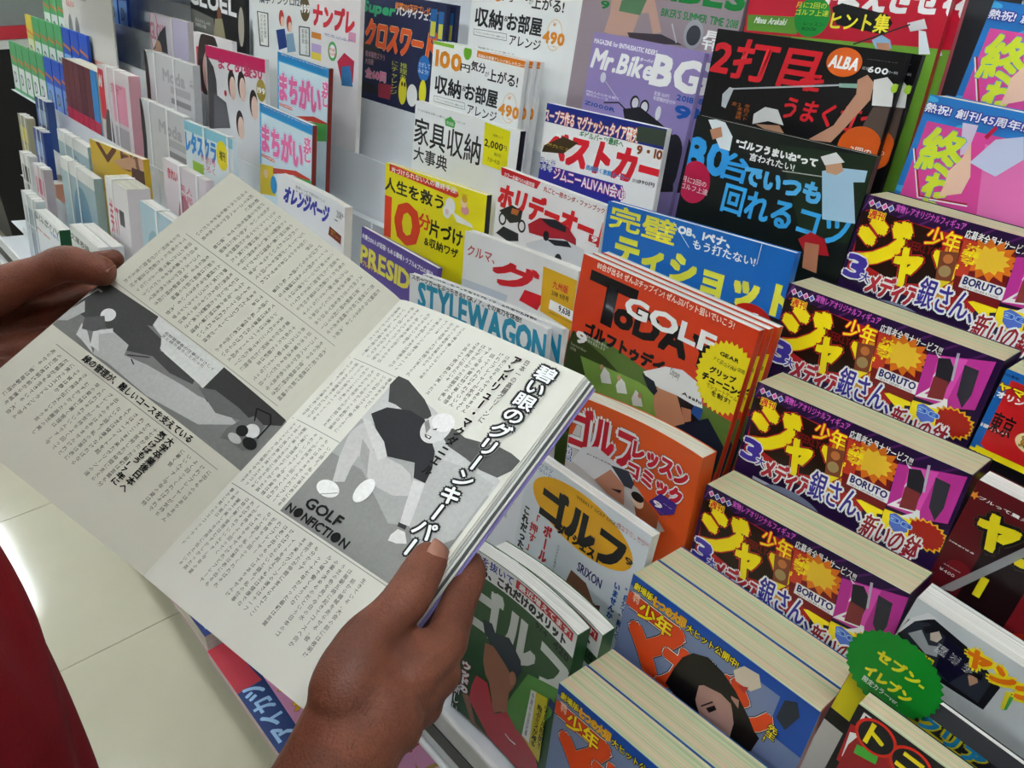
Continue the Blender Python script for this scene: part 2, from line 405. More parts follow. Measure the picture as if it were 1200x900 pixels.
ART_mgz = [
  ('p', [(0, 0), (190, 0), (190, 300), (0, 300)], '8090b8'),
  ('p', [(0, 0), (190, 0), (190, 12), (0, 12)], '1c54b4'),
  ('p', [(150, 0), (190, 0), (190, 50), (150, 50)], '1c54b4'),
  ('t', '劇場版', 4.0, 6.0, 24.4, 13.6, 'ffe81c', {'b': 0.5, 'o': [(1.1, '101014')]}),
  ('t', '七つの大罪', 24.9, 6.3, 59.8, 15.9, 'f09828', {'b': 0.8, 'o': [(1.2, 'a81818'), (0.6, 'ffe81c')]}),
  ('t', '大ヒット公開中!', 61.8, 8.3, 112.2, 16.0, 'ffe81c', {'b': 0.5, 'o': [(1.1, '101014')]}),
  ('t', 'マ', 4, 22, 60, 88, 'ec4c18', {'b': 4.5, 'o': [(3.4, '101014'), (2.2, 'f4f4f2'), (1, 'c02014')]}),
  ('t', 'ガ', 50, 34, 92, 88, 'ec4c18', {'b': 3, 'o': [(3, '101014'), (2, 'f4f4f2'), (0.9, 'c02014')]}),
  ('t', 'ジ', 84, 26, 118, 80, 'ec4c18', {'b': 3, 'o': [(3, '101014'), (2, 'f4f4f2'), (0.9, 'c02014')]}),
  ('t', 'ン', 112, 26, 150, 72, 'ec4c18', {'b': 3, 'o': [(3, '101014'), (2, 'f4f4f2'), (0.9, 'c02014')]}),
  ('t', '少年', 15, 19, 50, 36, 'ffe81c', {'b': 1.4, 'o': [(1.4, 'b02818')]}),
  ('t', '週刊', 6, 16, 13, 26, 'f8c8b0', {'b': 0.3, 'v': True}),
  ('p', [(58.3, 80.4), (61.8, 59.3), (66.2, 42.9), (73.9, 31.3), (87.1, 24.7), (102.7, 27.8), (117.5, 36.0), (133.8, 49.6), (145.7, 62.3), (135.6, 88.0), (109.3, 99.4), (78.9, 87.3)], '14100f'),
  ('p', [(82.8, 61.8), (91.2, 52.9), (106.9, 48.3), (117.8, 50.3), (124.7, 66.0), (125.9, 90.3), (114.3, 94.3), (99.5, 88.3), (90.4, 76.4)], 'c09488'),
  ('p', [(73.1, 66.9), (79.1, 41.5), (96.7, 35.6), (115.1, 48.0), (98.5, 48.6), (87.2, 54.1), (88.4, 73.2), (90.2, 87.0)], '14100f'),
  ('p', [(115.2, 43.0), (122.2, 41.3), (125.5, 55.2), (121.0, 57.1)], 'b88878'),
  ('p', [(99.2, 72.6), (105.1, 63.6), (108.0, 65.9), (103.0, 74.5)], '1c1010'),
  ('p', [(107.8, 90.5), (114.8, 88.6), (120.3, 85.7), (116.3, 93.6), (109.8, 93.7)], '602820'),
  ('p', [(94.2, 74.1), (102.3, 61.3), (103.5, 61.9), (95.4, 74.7)], '2a1814'),
  ('p', [(113.9, 44.2), (147.2, 60.8), (144.8, 78.4), (135.6, 88.0), (127.5, 68.2)], '1a1410'),
  ('p', [(110.2, 18.8), (116.9, 8.2), (129.8, 6.0), (134.7, 15.4), (128.3, 25.9), (114.6, 26.6)], 'e8d8c0'),
  ('p', [(117.3, 28.9), (125.7, 23.7), (124.3, 32.0)], 'c83830'),
  ('p', [(154.0, 11.3), (162.8, 5.2), (168.2, 16.0), (162.1, 36.1), (152.9, 30.9)], '283040'),
  ('t', '先生!', 150, 40, 158, 60, 'ffe81c', {'v': True, 'b': 0.4, 'o': [(0.8, '101014')]})]
magazine('mgz', 'comic_weekly', 'thick comic weekly with orange logo, on the upper step, front copy', 'comic magazine', 'thick comic weeklies with orange logo', -296.0, -434.3, 483.0, 180.0, 263.6, 34.2, roll=-1.26, art=ART_mgz, copies=[(1, 35.4, 'thick comic weekly with orange logo, on the upper step, rear copy')], pages='comic', cover='8090b8', spine='a03028', back='3060a0')
magazine('mgz2', 'comic_weekly', 'thick comic weekly with orange logo, on the lower step, front copy', 'comic magazine', 'thick comic weeklies with orange logo', -292.4, -510.6, 402.0, 180.0, 194.3, 34, roll=2.00, art=ART_mgz, copies=[(1, 35, 'thick comic weekly with orange logo, on the lower step, rear copy')], pages='comic', cover='8090b8', spine='a03028', back='3060a0')
ART_puri = [
  ('p', [(6, 6), (182, 6), (182, 150), (6, 150)], 'c81c20'),
  ('p', [(0, 0), (182, 0), (182, 7), (0, 7)], '1868b8'),
  ('t', '創刊2周年', -3.4, 3.2, 10.5, 5.3, '101014', {'b': 0.6}),
  ('t', 'ヤマダタ', -1.1, 11.5, 40.8, 17.3, 'ffe81c', {'b': 1.2, 'o': [(1, '802010')]}),
  ('t', '[オリンピア', -1.0, 18.4, 33.9, 24.5, 'f4f4f2', {'b': 0.8}),
  ('t', '番頭カラー"', -1.6, 47.9, 19.5, 51.0, 'f4f4f2', {'b': 0.3}),
  ('t', '東京', 6, 34, 22, 52, '101014', {'b': 0.4}),
  ('e', 40, 48, 14, 9, 'f0d8a0'),
  ('t', '第1巻', 30, 43, 50, 53, 'd09010', {'b': 0.7, 'o': [(0.6, '101014')]}),
  ('p', [(0, 62), (12, 68), (0, 85)], '1868b8'),
  ('p', [(60, 50), (182, 70), (182, 120), (70, 90)], '1868b8'),
  ('t', 'プ', 4, 66, 66, 130, '101014', {'b': 6, 'o': [(7.2, 'ffe81c')]}),
  ('t', 'レ', 70, 66, 120, 130, '101014', {'b': 6, 'o': [(7.2, 'ffe81c')]})]
magazine('puri', 'comic_weekly', 'comic magazine with red and blue cover and huge black lettering at right edge', 'comic magazine', None, -131.5, -209.5, 673.0, 182.0, 240.1, 40, roll=-2.00, art=ART_puri, copies=[], pages='comic', cover='1868b8')
ART_yam = [
  ('p', [(0, 0), (182, 0), (182, 300), (0, 300)], '5c1018'),
  ('p', [(24, 26), (182, 26), (182, 140), (24, 140)], '1a0a0e'),
  ('p', [(60, 30), (80, 30), (110, 140), (60, 140)], '7a1820'),
  ('t', 'ブルって震える', 5.5, 11.1, 45.5, 13.9, 'f4f4f2', {'b': 0.5}),
  ('t', 'ヤング', 14, 19, 100, 48, 'ecd820', {'b': 2.6, 'o': [(5, '44382c'), (3.8, '101014')]}),
  ('s', 2.2, 12.7, 4, 4, 5, 0.45, 'e89030'),
  ('t', '2018年9月号', 1.2, 57.4, 20.2, 56.1, 'f4f4f2', {'b': 0.3}),
  ('t', '1', 32, 70, 37, 88, 'ecd820', {'b': 1.6}),
  ('e', 16, 76, 9, 8, '7a1820'),
  ('t', '毎月4回発売', 5.4, 76.7, 18.4, 77.6, 'f4f4f2', {}),
  ('t', '¥400', 4.3, 81.1, 15.9, 83.9, 'f4f4f2', {}),
  ('e', 90, 130, 36, 40, 'b02818'),
  ('e', 92, 150, 14, 16, 'e8a888')]
magazine('yam', 'comic_weekly', 'comic magazine with dark red cover and yellow katakana beside the third yellow-logo weekly', 'comic magazine', None, -108.2, -278.2, 616.0, 182.0, 250.4, 25, roll=-3.00, art=ART_yam, copies=[], pages='white', cover='5c1018', band=[(10.3, 98.7), (47.0, 28.2), (50.1, 35.3), (19.8, 94.2)])
ART_car = [
  ('p', [(0, 0), (182, 0), (182, 300), (0, 300)], 'd4d8d8'),
  ('p', [(0.5, 48.6), (2.1, 21.2), (11.7, 7.1), (46.8, 12.8), (71.6, 25.1), (71.0, 49.5), (26.8, 52.8)], '14161c'),
  ('p', [(-0.9, 35.9), (3.4, 18.2), (11.1, 5.9), (18.8, 5.9), (13.3, 10.9), (6.5, 19.0), (1.6, 35.4)], 'e8e8e8'),
  ('p', [(1.9, 36.0), (6.5, 19.0), (14.5, 13.4), (44.0, 17.3), (65.9, 25.6), (66.3, 47.2), (29.9, 47.8)], '303440'),
  ('p', [(6.7, 31.5), (13.0, 21.9), (21.9, 29.9), (27.8, 25.9), (30.4, 34.4), (22.9, 38.0)], 'b8bcc0'),
  ('p', [(18.8, 20.1), (22.5, 14.0), (26.8, 17.9), (25.5, 23.6), (21.1, 25.2)], 'd8c8b8'),
  ('p', [(13.1, 19.1), (19.6, 10.5), (22.7, 14.6), (18.8, 20.1), (16.0, 22.7)], '15151a'),
  ('p', [(28.0, 15.0), (49.6, 18.9), (51.3, 28.0), (45.2, 47.2), (33.5, 44.2)], '10102c'),
  ('t', 'これまでも\nいつだって\n夜道は危険', 26.4, 22.8, 54.2, 31.4, 'f4f4f2', {'v': True}),
  ('t', '暗殺専門', 11.1, 38.4, 30.3, 42.8, 'ffe81c', {'b': 0.6}),
  ('p', [(52.2, 32.5), (55.8, 27.0), (59.5, 32.3), (56.5, 39.1)], 'd0a080'),
  ('p', [(48.6, 32.6), (59.1, 23.7), (60.5, 29.4), (54.7, 30.0)], '08080a'),
  ('p', [(77.4, 22.6), (80.8, 22.5), (82.0, 37.4), (79.7, 40.0)], '48a850'),
  ('p', [(75.4, 24.6), (78.3, 23.4), (80.5, 39.1), (78.1, 39.0)], 'f0e030'),
  ('t', 'ヤング', 45.1, 9.2, 94.1, 23.8, 'f07818', {'b': 3.0, 'o': [(3.4, 'f8e020')]})]
magazine('car', 'magazine', 'glossy magazine with manga driver in car window, under the clear wrapper', 'magazine', None, -103.4, -358.8, 559.0, 182.0, 246.0, 28, roll=-5.00, art=ART_car, copies=[], pages='white', cover='d8dcda')
ART_sunday = [
  ('p', [(0, 0), (182, 0), (182, 60), (0, 60)], '2c2c30'),
  ('p', [(0, 24), (190, 24), (190, 64), (0, 64)], 'e8d818'),
  ('p', [(0, 62), (190, 62), (190, 75), (0, 75)], '141416'),
  ('p', [(0, 75), (190, 75), (190, 300), (0, 300)], 'd8d8d0'),
  ('t', 'サンデーは毎週水曜日発売', 18.4, 30.8, 86.2, 34.8, 'f4f4f2', {'b': 0.3}),
  ('t', 'クリア', 49.5, 13.5, 91.1, 24.7, '28a0d8', {'b': 2.2, 'o': [(2.0, 'f0e020')]}),
  ('t', '第1巻\n発売記念', 44.1, -6.0, 60.3, -3.0, 'c8c8cc', {}),
  ('t', 'コナン', 59.5, -4.7, 90.9, 4.4, '18181c', {'b': 1.5, 'o': [(2.4, 'd880a0'), (1.8, 'f4f4f2')]}),
  ('p', [(0, 0), (190, 0), (190, 14), (0, 14)], '48484c')]
magazine('sunday', 'magazine', 'boxed magazine in shiny clear wrapper with green starburst sticker and yellow band', 'magazine', None, -108.7, -375.4, 493.0, 182.0, 311.8, 5, roll=-5.00, art=ART_sunday, copies=[], cover='2c2c30', sticker=[('s', 23.2, 1.1, 33, 31, 34, 0.94, '18902c'), ('t', 'セブン-', 9.4, -10.8, 42.1, -2.2, 'ecdc28', {'b': 1.4}), ('t', 'イレブン', 7.5, 5.6, 39.7, 14.4, 'ecdc28', {'b': 1.4}), ('t', '限定カラーver.', 9.0, 16.4, 35.2, 21.4, 'f4f4f2', {'b': 0.5}), ('e', 62, 54, 11, 11, '101014'), ('t', '新連載', 53, 50, 71, 57, '3898e0', {'b': 0.5})])
ART_tonik = [
  ('p', [(0, 0), (182, 0), (182, 120), (0, 120)], '16161a'),
  ('p', [(1.3, 17.2), (24.1, 12.2), (42.4, 14.3), (27.1, 48.9), (3.6, 50.2)], 'b81c24'),
  ('p', [(3.1, 23.5), (7.8, 20.2), (20.4, 22.9), (19.1, 34.3), (5.3, 44.8)], 'f4f4f2'),
  ('p', [(5.5, 32.7), (7.8, 23.4), (23.7, 22.5), (31.9, 26.4), (17.1, 53.7), (5.9, 56.3)], 'a01820'),
  ('p', [(9.7, 28.1), (22.9, 23.4), (24.0, 32.1), (10.3, 35.8)], '48b038'),
  ('t', '「', 5, 3, 10, 12, 'f4f4f2', {'b': 0.3}),
  ('e', 17, 14, 13, 13, 'e02818'),
  ('e', 40, 15, 13, 13, 'e02818'),
  ('e', 17, 14, 11, 11, '16161a'),
  ('e', 40, 15, 11, 11, '16161a'),
  ('t', 'ト', 12, 6, 22, 22, 'ffe81c', {'b': 1.8}),
  ('t', 'ニ', 33, 9, 47, 21, 'ffe81c', {'b': 1.8}),
  ('t', 'カク', 58, 6, 95, 28, 'f4f4f2', {'b': 1.6})]
magazine('tonik', 'comic_weekly', 'comic book with black cover and circled red katakana at the bottom right', 'comic magazine', None, -86.8, -372.0, 437.0, 182.0, 323.7, 17, roll=-3.00, art=ART_tonik, copies=[], pages='comic', cover='16161a')
ART_golftoday = [
  ('p', [(0, 0), (215, 0), (215, 300), (0, 300)], 'd8401f'),
  ('p', [(3.9, 89.8), (52.0, 79.5), (108.6, 87.2), (223.4, 93.6), (235.1, 150.6), (-0.8, 293.5), (-2.5, 138.4)], '5c7834'),
  ('p', [(-8.0, 105.2), (5.2, 85.8), (56.6, 97.5), (96.5, 112.7), (116.3, 185.8), (4.7, 209.6)], '38481e'),
  ('p', [(21.8, 109.6), (101.7, 103.5), (195.8, 108.2), (204.3, 135.9), (64.6, 177.8)], '86ac4c'),
  ('t', '80台が出る!! ぜんぶチップイン! ぜんぶ1パット狙いでいこう!', 21.1, 1.3, 189.8, 8.7, 'fff0e0', {'b': 0.25}),
  ('t', 'T', 17.3, 15.0, 76.6, 60.5, '101014', {'b': 3.0}),
  ('t', 'oDAY', 56.9, 29.9, 180.4, 57.2, '101014', {'b': 2.8}),
  ('t', 'GOLF', 67.5, 22.2, 175.4, 40.2, 'f4f4f2', {'b': 2.4}),
  ('t', 'ゴルフトゥデイ', 21.2, 69.1, 128.1, 84.3, '101014', {'b': 1.0}),
  ('t', '9', 11.1, 83.4, 25.4, 96.0, 'f4f4f2', {'b': 0.9}),
  ('t', 'まわりの顔を見ない\n勇気を見出します', 24.6, 82.8, 56.9, 90.7, 'f4f4f2', {}),
  ('t', 'September\n2018', 5.4, 99.5, 29.2, 108.1, 'c8c8b0', {}),
  ('p', [(53.9, 119.2), (57.1, 107.5), (64.9, 110.7), (71.0, 121.5), (57.8, 126.1)], 'e4e4e0'),
  ('p', [(76.8, 120.4), (79.7, 108.8), (87.3, 112.0), (93.3, 122.6), (80.6, 127.2)], 'e4e4e0'),
  ('p', [(99.7, 124.6), (102.4, 113.1), (109.8, 116.2), (115.8, 126.7), (103.5, 131.2)], 'e4e4e0'),
  ('e', 53.8, 109.0, 2.6, 3, 'c89878'),
  ('e', 78.6, 110.4, 2.6, 3, 'c89878'),
  ('e', 109.1, 116.6, 2.6, 3, 'c89878'),
  ('p', [(123.3, 99.8), (133.0, 95.1), (157.2, 92.9), (172.5, 98.0), (166.3, 123.9), (153.9, 130.4), (135.5, 130.1), (128.3, 120.4)], 'c88c68'),
  ('p', [(147.9, 91.1), (173.8, 91.0), (184.2, 114.4), (169.3, 122.3), (163.0, 112.5)], '181418'),
  ('p', [(159.0, 104.9), (170.4, 102.3), (173.7, 113.5), (166.6, 118.8)], 'c08060'),
  ('p', [(106.3, 89.8), (130.3, 73.3), (149.9, 68.1), (170.0, 72.6), (178.3, 85.7), (181.8, 94.9), (172.1, 96.6), (151.1, 95.9), (130.2, 98.1), (115.1, 97.1)], 'e8e8e4'),
  ('p', [(105.6, 92.5), (121.7, 94.0), (128.4, 102.2), (125.7, 108.4), (116.5, 104.7)], '1c2430'),
  ('p', [(172.1, 96.6), (182.7, 96.0), (182.6, 108.8), (171.2, 105.1)], '2858a0'),
  ('t', 'Asahi', 156.0, 88.8, 179.2, 92.1, '101014', {'b': 0.4}),
  ('t', 'Odyssey', 136.8, 71.0, 148.6, 81.3, '101014', {'v': False}),
  ('p', [(153.9, 130.4), (190.4, 101.5), (219.3, 120.9), (212.9, 164.0), (151.8, 201.1)], '1c2434'),
  ('p', [(132.3, 131.8), (153.9, 130.4), (149.7, 166.8)], 'e8e8e8'),
  ('s', 195.3, 56.1, 32, 37, 34, 0.9, 'f0dc20'),
  ('t', 'GEAR', 184.0, 32.9, 204.2, 36.5, '101014', {'b': 0.4}),
  ('t', 'ナビゲーション図鑑', 178.8, 39.9, 213.1, 43.8, '101014', {}),
  ('t', '折込付録', 185.8, 42.1, 204.0, 45.2, '101014', {}),
  ('t', 'グリップ', 178.1, 50.3, 206.6, 56.9, '101014', {'b': 0.9}),
  ('t', 'チューニング', 172.5, 58.9, 219.2, 66.4, '101014', {'b': 0.9}),
  ('t', 'でショートゲーム', 179.3, 67.3, 213.5, 72.1, '101014', {}),
  ('t', 'を制す!', 186.5, 72.4, 207.3, 77.7, '101014', {'b': 0.2})]
magazine('golftoday', 'magazine', 'red golf magazine with golfer in white cap and yellow starburst, front copy', 'magazine', 'red golf magazines with yellow starburst', -523.5, -229.2, 616.0, 214.6, 302.6, 9, roll=-1.64, art=ART_golftoday, copies=[(2, 12, 'red golf magazine with yellow starburst, middle copy, mostly hidden'), (4, 25, 'red golf magazine with yellow starburst, rearmost copy, mostly hidden')], cover='d83c20', back='c8c8c0')
ART_teeshot = [
  ('p', [(0, 0), (226, 0), (226, 70), (0, 70)], '1c6cc0'),
  ('p', [(0, 64), (226, 64), (226, 300), (0, 300)], '10141c'),
  ('t', '完璧', 5.9, 2.8, 93.5, 26.7, 'e8e040', {'b': 0.8}),
  ('t', 'ティショット', 20.0, 33.9, 234.9, 62.8, 'ece848', {'b': 2.0}),
  ('t', 'OB、1ペナ、', 96.3, 4.2, 157.7, 12.6, 'f4f4f2', {'b': 0.6}),
  ('t', 'もう打たない!', 116.7, 13.9, 188.1, 23.2, 'f4f4f2', {'b': 0.6}),
  ('l', [(88.9, 3.0), (112.6, 23.6)], 0.6, 'f4f4f2'),
  ('l', [(190.8, -7.1), (190.1, 20.4)], 0.6, 'f4f4f2'),
  ('e', 196, 78, 25, 20, 'c82018'),
  ('t', '月に2回の\nゴルフ上達', 180, 66, 214, 90, 'f4f4f2', {'b': 0.5}),
  ('e', 72, 66, 8, 5, 'e8e8e8'),
  ('e', 74, 72, 6, 5, 'b87858')]
magazine('teeshot', 'magazine', 'blue golf book with large yellow lettering', 'magazine', None, -549.2, -183.7, 673.0, 226.0, 272.3, 9, roll=2.20, art=ART_teeshot, copies=[], cover='1c6cc0')
ART_eighty = [
  ('p', [(0, 0), (200, 0), (200, 300), (0, 300)], '121815'),
  ('p', [(100, 10), (196, 0), (196, 80), (150, 90)], '1c2c1c'),
  ('t', '80', -3.7, 22.6, 48.2, 53.4, '34a0e8', {'b': 2.2}),
  ('t', '台', 41.5, 28.3, 75.8, 54.1, '34a0e8', {'b': 1.8}),
  ('t', '"ゴルフうまいね"って', 53.4, 13.9, 142.6, 21.3, 'f4f4f2', {'b': 0.6}),
  ('t', '言われたい!', 71.6, 23.2, 121.8, 30.6, 'f4f4f2', {'b': 0.6}),
  ('t', 'でいつも', 71.1, 36.0, 155.0, 53.5, '58b8f0', {'b': 1.8}),
  ('t', '回れるコツ', 53.8, 58.7, 191.0, 86.3, '3cacec', {'b': 2.0}),
  ('p', [(14.7, 2.4), (24.0, -2.1), (35.4, 1.3), (47.4, 12.9), (48.0, 26.9), (35.8, 26.7)], 'e0e8ec'),
  ('p', [(19.1, 11.5), (31.6, 6.2), (36.0, 15.2), (25.1, 20.3)], 'c08868'),
  ('p', [(149.8, 23.4), (167.6, 16.7), (191.3, 13.7), (192.0, 23.8), (181.9, 26.2), (199.2, 61.1), (163.6, 65.6)], 'a8cce4'),
  ('p', [(149.3, 13.0), (163.9, 9.8), (169.7, 18.8), (164.4, 23.9), (154.3, 23.7)], 'c89878'),
  ('p', [(144.5, 11.5), (158.0, 4.6), (168.6, 11.3), (150.9, 17.9)], 'd8d8d8'),
  ('l', [(110.5, 32.5), (151.4, 28.3)], 1.0, 'b8b8b0'),
  ('p', [(145.8, 90.4), (156.3, 80.2), (172.0, 82.6), (181.0, 96.6), (157.0, 101.3)], 'b02028'),
  ('p', [(153.7, 90.9), (168.3, 89.3), (173.9, 116.1), (158.4, 115.4)], 'c08060'),
  ('e', 14.5, 66.8, 20, 22, 'c01848'),
  ('t', '月に2回の\nゴルフ上達', -1.6, 63.1, 33.9, 76.3, 'f4f4f2', {'b': 0.5})]
magazine('eighty', 'magazine', 'black golf magazine with light blue lettering and golfer in white shirt', 'magazine', None, -498.0, -84.6, 730.0, 195.7, 287.5, 9, roll=-0.51, art=ART_eighty, copies=[], cover='121614')
ART_second = [
  ('p', [(0, 0), (210, 0), (210, 300), (0, 300)], '0c0c0e'),
  ('t', '2打目', -0.9, 7.4, 125.0, 44.8, 'd8202c', {'b': 3.0, 'sh': 0.15}),
  ('t', 'を', 108.5, 28.7, 134.7, 44.1, 'd8202c', {'b': 1.4, 'sh': 0.15}),
  ('t', 'うまく打つ!', 97.9, 53.2, 205.9, 74.5, 'd8202c', {'b': 2.0, 'sh': 0.15}),
  ('e', 149.4, 15.0, 18, 13, 'e86820'),
  ('t', 'ALBA', 134.6, 10.2, 165.1, 20.6, 'f4f4f2', {'b': 1.2, 'sh': 0.15}),
  ('t', 'プレジデントムック', 171.2, 9.0, 200.1, 9.6, 'c0c0c0', {}),
  ('t', '600', 174.6, 15.3, 193.7, 20.2, 'f4f4f2', {'b': 0.8}),
  ('t', '定価', 168.4, 16.1, 175.7, 18.7, 'c0c0c0', {}),
  ('t', '円+税', 192.4, 16.5, 203.2, 18.9, 'c0c0c0', {}),
  ('p', [(150.4, 33.9), (207.1, 26.8), (208.9, 31.9), (151.5, 37.4)], '8fb8a8'),
  ('l', [(29.3, 57.1), (153.7, 35.0)], 1.6, 'b8bcc0'),
  ('p', [(23.6, 63.2), (30.5, 54.9), (36.1, 55.5), (31.1, 76.7), (25.5, 75.3)], 'c0c4c8'),
  ('p', [(134.2, 90.1), (156.6, 72.2), (170.2, 40.8), (167.6, 28.4), (175.7, 22.7), (183.8, 28.6), (185.3, 43.6), (166.7, 75.7), (158.6, 88.1)], 'c89478'),
  ('p', [(183.0, 26.2), (194.8, 22.1), (203.6, 28.3), (207.0, 46.5), (188.3, 48.3)], 'e0e0dc'),
  ('p', [(190.0, 49.3), (205.7, 46.7), (207.0, 84.0), (181.1, 83.8)], '5c4c44'),
  ('p', [(66.9, 76.6), (78.1, 67.6), (93.4, 67.9), (104.1, 81.6), (85.3, 80.6), (68.0, 86.6)], 'd8d8d4'),
  ('p', [(71.4, 86.0), (99.3, 82.4), (108.5, 90.7), (88.1, 90.2)], 'b08468'),
  ('t', '年四スト\n2年連続\n倉', 37.9, 68.3, 60.5, 85.0, 'c06828', {'v': True}),
  ('e', 188.2, 87.7, 22, 20, 'e06020'),
  ('t', '2回の', 179.9, 87.2, 201.1, 91.9, 'f4f4f2', {'b': 0.6}),
  ('e', 204.4, 30.6, 3.4, 4.0, 'b0d840')]
magazine('second', 'magazine', 'black golf magazine with large red lettering and gloved hand on club, front copy', 'magazine', 'black golf magazines with red lettering', -534.0, -2.1, 787.0, 207.4, 289.7, 8, roll=0.16, art=ART_second, copies=[(6, 16, 'black golf magazine with red lettering, rear copy peeping out at right')], cover='0e0e10')
ART_minna = [
  ('p', [(0, 0), (214, 0), (214, 75), (0, 75)], 'c41c34'),
  ('p', [(0, 66), (214, 66), (214, 300), (0, 300)], '74a838'),
  ('p', [(0, 66), (60, 66), (60, 120), (0, 120)], '4c7c28'),
  ('p', [(1.8, 47.6), (67.5, 46.9), (65.3, 63.6), (3.9, 63.4)], '5c9430'),
  ('t', 'かなえさせる', 78.1, 14.4, 227.1, 37.0, 'f4f4f2', {'b': 2.4}),
  ('e', 78.8, 46.3, 20, 19, '189038'),
  ('t', '月に2回の\nゴルフ上達', 57.7, 32.4, 96.2, 44.8, 'f0e830', {'b': 0.5}),
  ('t', 'レッスン\nBOOK', 70.2, 50.9, 93.5, 59.0, '101014', {'b': 0.3}),
  ('p', [(98.2, 36.0), (107.8, 31.6), (157.2, 39.5), (164.4, 46.7), (159.7, 57.7), (107.1, 51.4)], '101014'),
  ('t', 'ヒント集', 100.8, 39.8, 161.7, 56.1, 'f4e838', {'b': 1.8}),
  ('t', 'Minna Arakaki', 11.3, 49.4, 51.2, 55.6, 'f4f4f2', {'b': 0.3, 'sh': 0.3}),
  ('p', [(148.2, 63.2), (156.8, 57.9), (166.6, 61.9), (170.2, 69.3), (155.1, 71.8)], '90b8d8'),
  ('p', [(153.2, 65.4), (165.9, 64.5), (169.9, 73.2), (158.7, 74.2)], 'c89070'),
  ('p', [(191.2, 51.3), (198.1, 52.1), (208.0, 71.3), (197.5, 72.2)], 'e8f0f4'),
  ('p', [(178.6, 45.9), (193.5, 41.3), (198.7, 49.6), (183.5, 53.1)], 'd8d8d8'),
  ('l', [(130.3, 68.5), (181.7, 46.9)], 1.4, '303030')]
magazine('minna', 'magazine', 'red and green golf magazine with crouching golfer, top row, front copy', 'magazine', 'red and green golf magazines of the top row', -540.8, 63.1, 844.0, 214.0, 273.1, 8, roll=2.20, art=ART_minna, copies=[(7, 12, 'red and green golf magazine, rear copy in the top row')], cover='c01c30')
ART_owari1 = [
  ('p', [(0, 0), (182, 0), (182, 300), (0, 300)], '2c7cc8'),
  ('e', 0, 4, 9, 3, '48b0e0'),
  ('e', 37, 57, 9, 3, '48b0e0'),
  ('e', 74, 110, 9, 3, '48b0e0'),
  ('e', 111, 13, 9, 3, '48b0e0'),
  ('e', 148, 66, 9, 3, '48b0e0'),
  ('e', 3, 119, 9, 3, '48b0e0'),
  ('e', 40, 22, 9, 3, '48b0e0'),
  ('e', 77, 75, 9, 3, '48b0e0'),
  ('e', 114, 128, 9, 3, '48b0e0'),
  ('e', 151, 31, 9, 3, '48b0e0'),
  ('e', 6, 84, 9, 3, '48b0e0'),
  ('e', 43, 137, 9, 3, '48b0e0'),
  ('e', 80, 40, 9, 3, '48b0e0'),
  ('e', 117, 93, 9, 3, '48b0e0'),
  ('p', [(6, 22), (182, 22), (182, 170), (6, 170)], 'e04c9c'),
  ('p', [(60, 30), (182, 30), (182, 90), (90, 140)], 'e878b8'),
  ('l', [(3.6, 46.9), (22.9, 86.6), (65.3, 82.3)], 2.6, 'b01838'),
  ('l', [(2.9, 47.1), (22.1, 87.4), (65.7, 83.2)], 1.2, 'f4f4f2'),
  ('p', [(56.8, 24.5), (63.2, 11.1), (64.4, 16.8), (59.9, 26.2)], 'c01c40'),
  ('p', [(35.7, 17.1), (48.9, 16.6), (48.9, 41.1), (43.7, 43.6)], 'd8c8e0'),
  ('t', '熱祝! 創刊45周年!!', 0.5, 6.8, 85.6, 14.5, 'f0f0f8', {'b': 0.8, 'o': [(1.4, '3838a0')]}),
  ('t', '終', 10, 26, 46, 64, 'd8e838', {'b': 2.2, 'o': [(1.2, '38a0d0')]}),
  ('t', 'わりの', 24, 64, 46, 130, 'd8e838', {'b': 1.8, 'v': True, 'o': [(1.2, '38a0d0')]}),
  ('p', [(39.5, 58.5), (46.2, 46.7), (48.7, 31.2), (58.8, 58.6), (57.1, 74.3), (39.6, 81.9), (40.6, 71.1)], 'f0c8b0'),
  ('p', [(53.8, 47.3), (66.4, 24.7), (86.5, 17.7), (93.6, 34.9), (78.0, 53.5), (67.6, 51.2)], 'c8d0ec'),
  ('t', '絶', 66, 112, 80, 126, 'f4f4f2', {'b': 0.8})]
magazine('owari1', 'comic_monthly', 'manga magazine with pink and blue cover and yellow-green vertical lettering, lower copy', 'comic magazine', 'manga magazines with pink and blue covers', -296.8, -32.1, 787.0, 182.0, 253.5, 38, roll=-2.00, art=ART_owari1, copies=[], pages='gray', cover='2c7cc8')
magazine('owari2', 'comic_monthly', 'manga magazine with pink and blue cover, upper copy cut by the right edge', 'comic magazine', 'manga magazines with pink and blue covers', -290.5, 49.6, 844.0, 182.0, 250.2, 38, roll=-3.00, art=ART_owari1, copies=[], pages='gray', cover='2c7cc8')
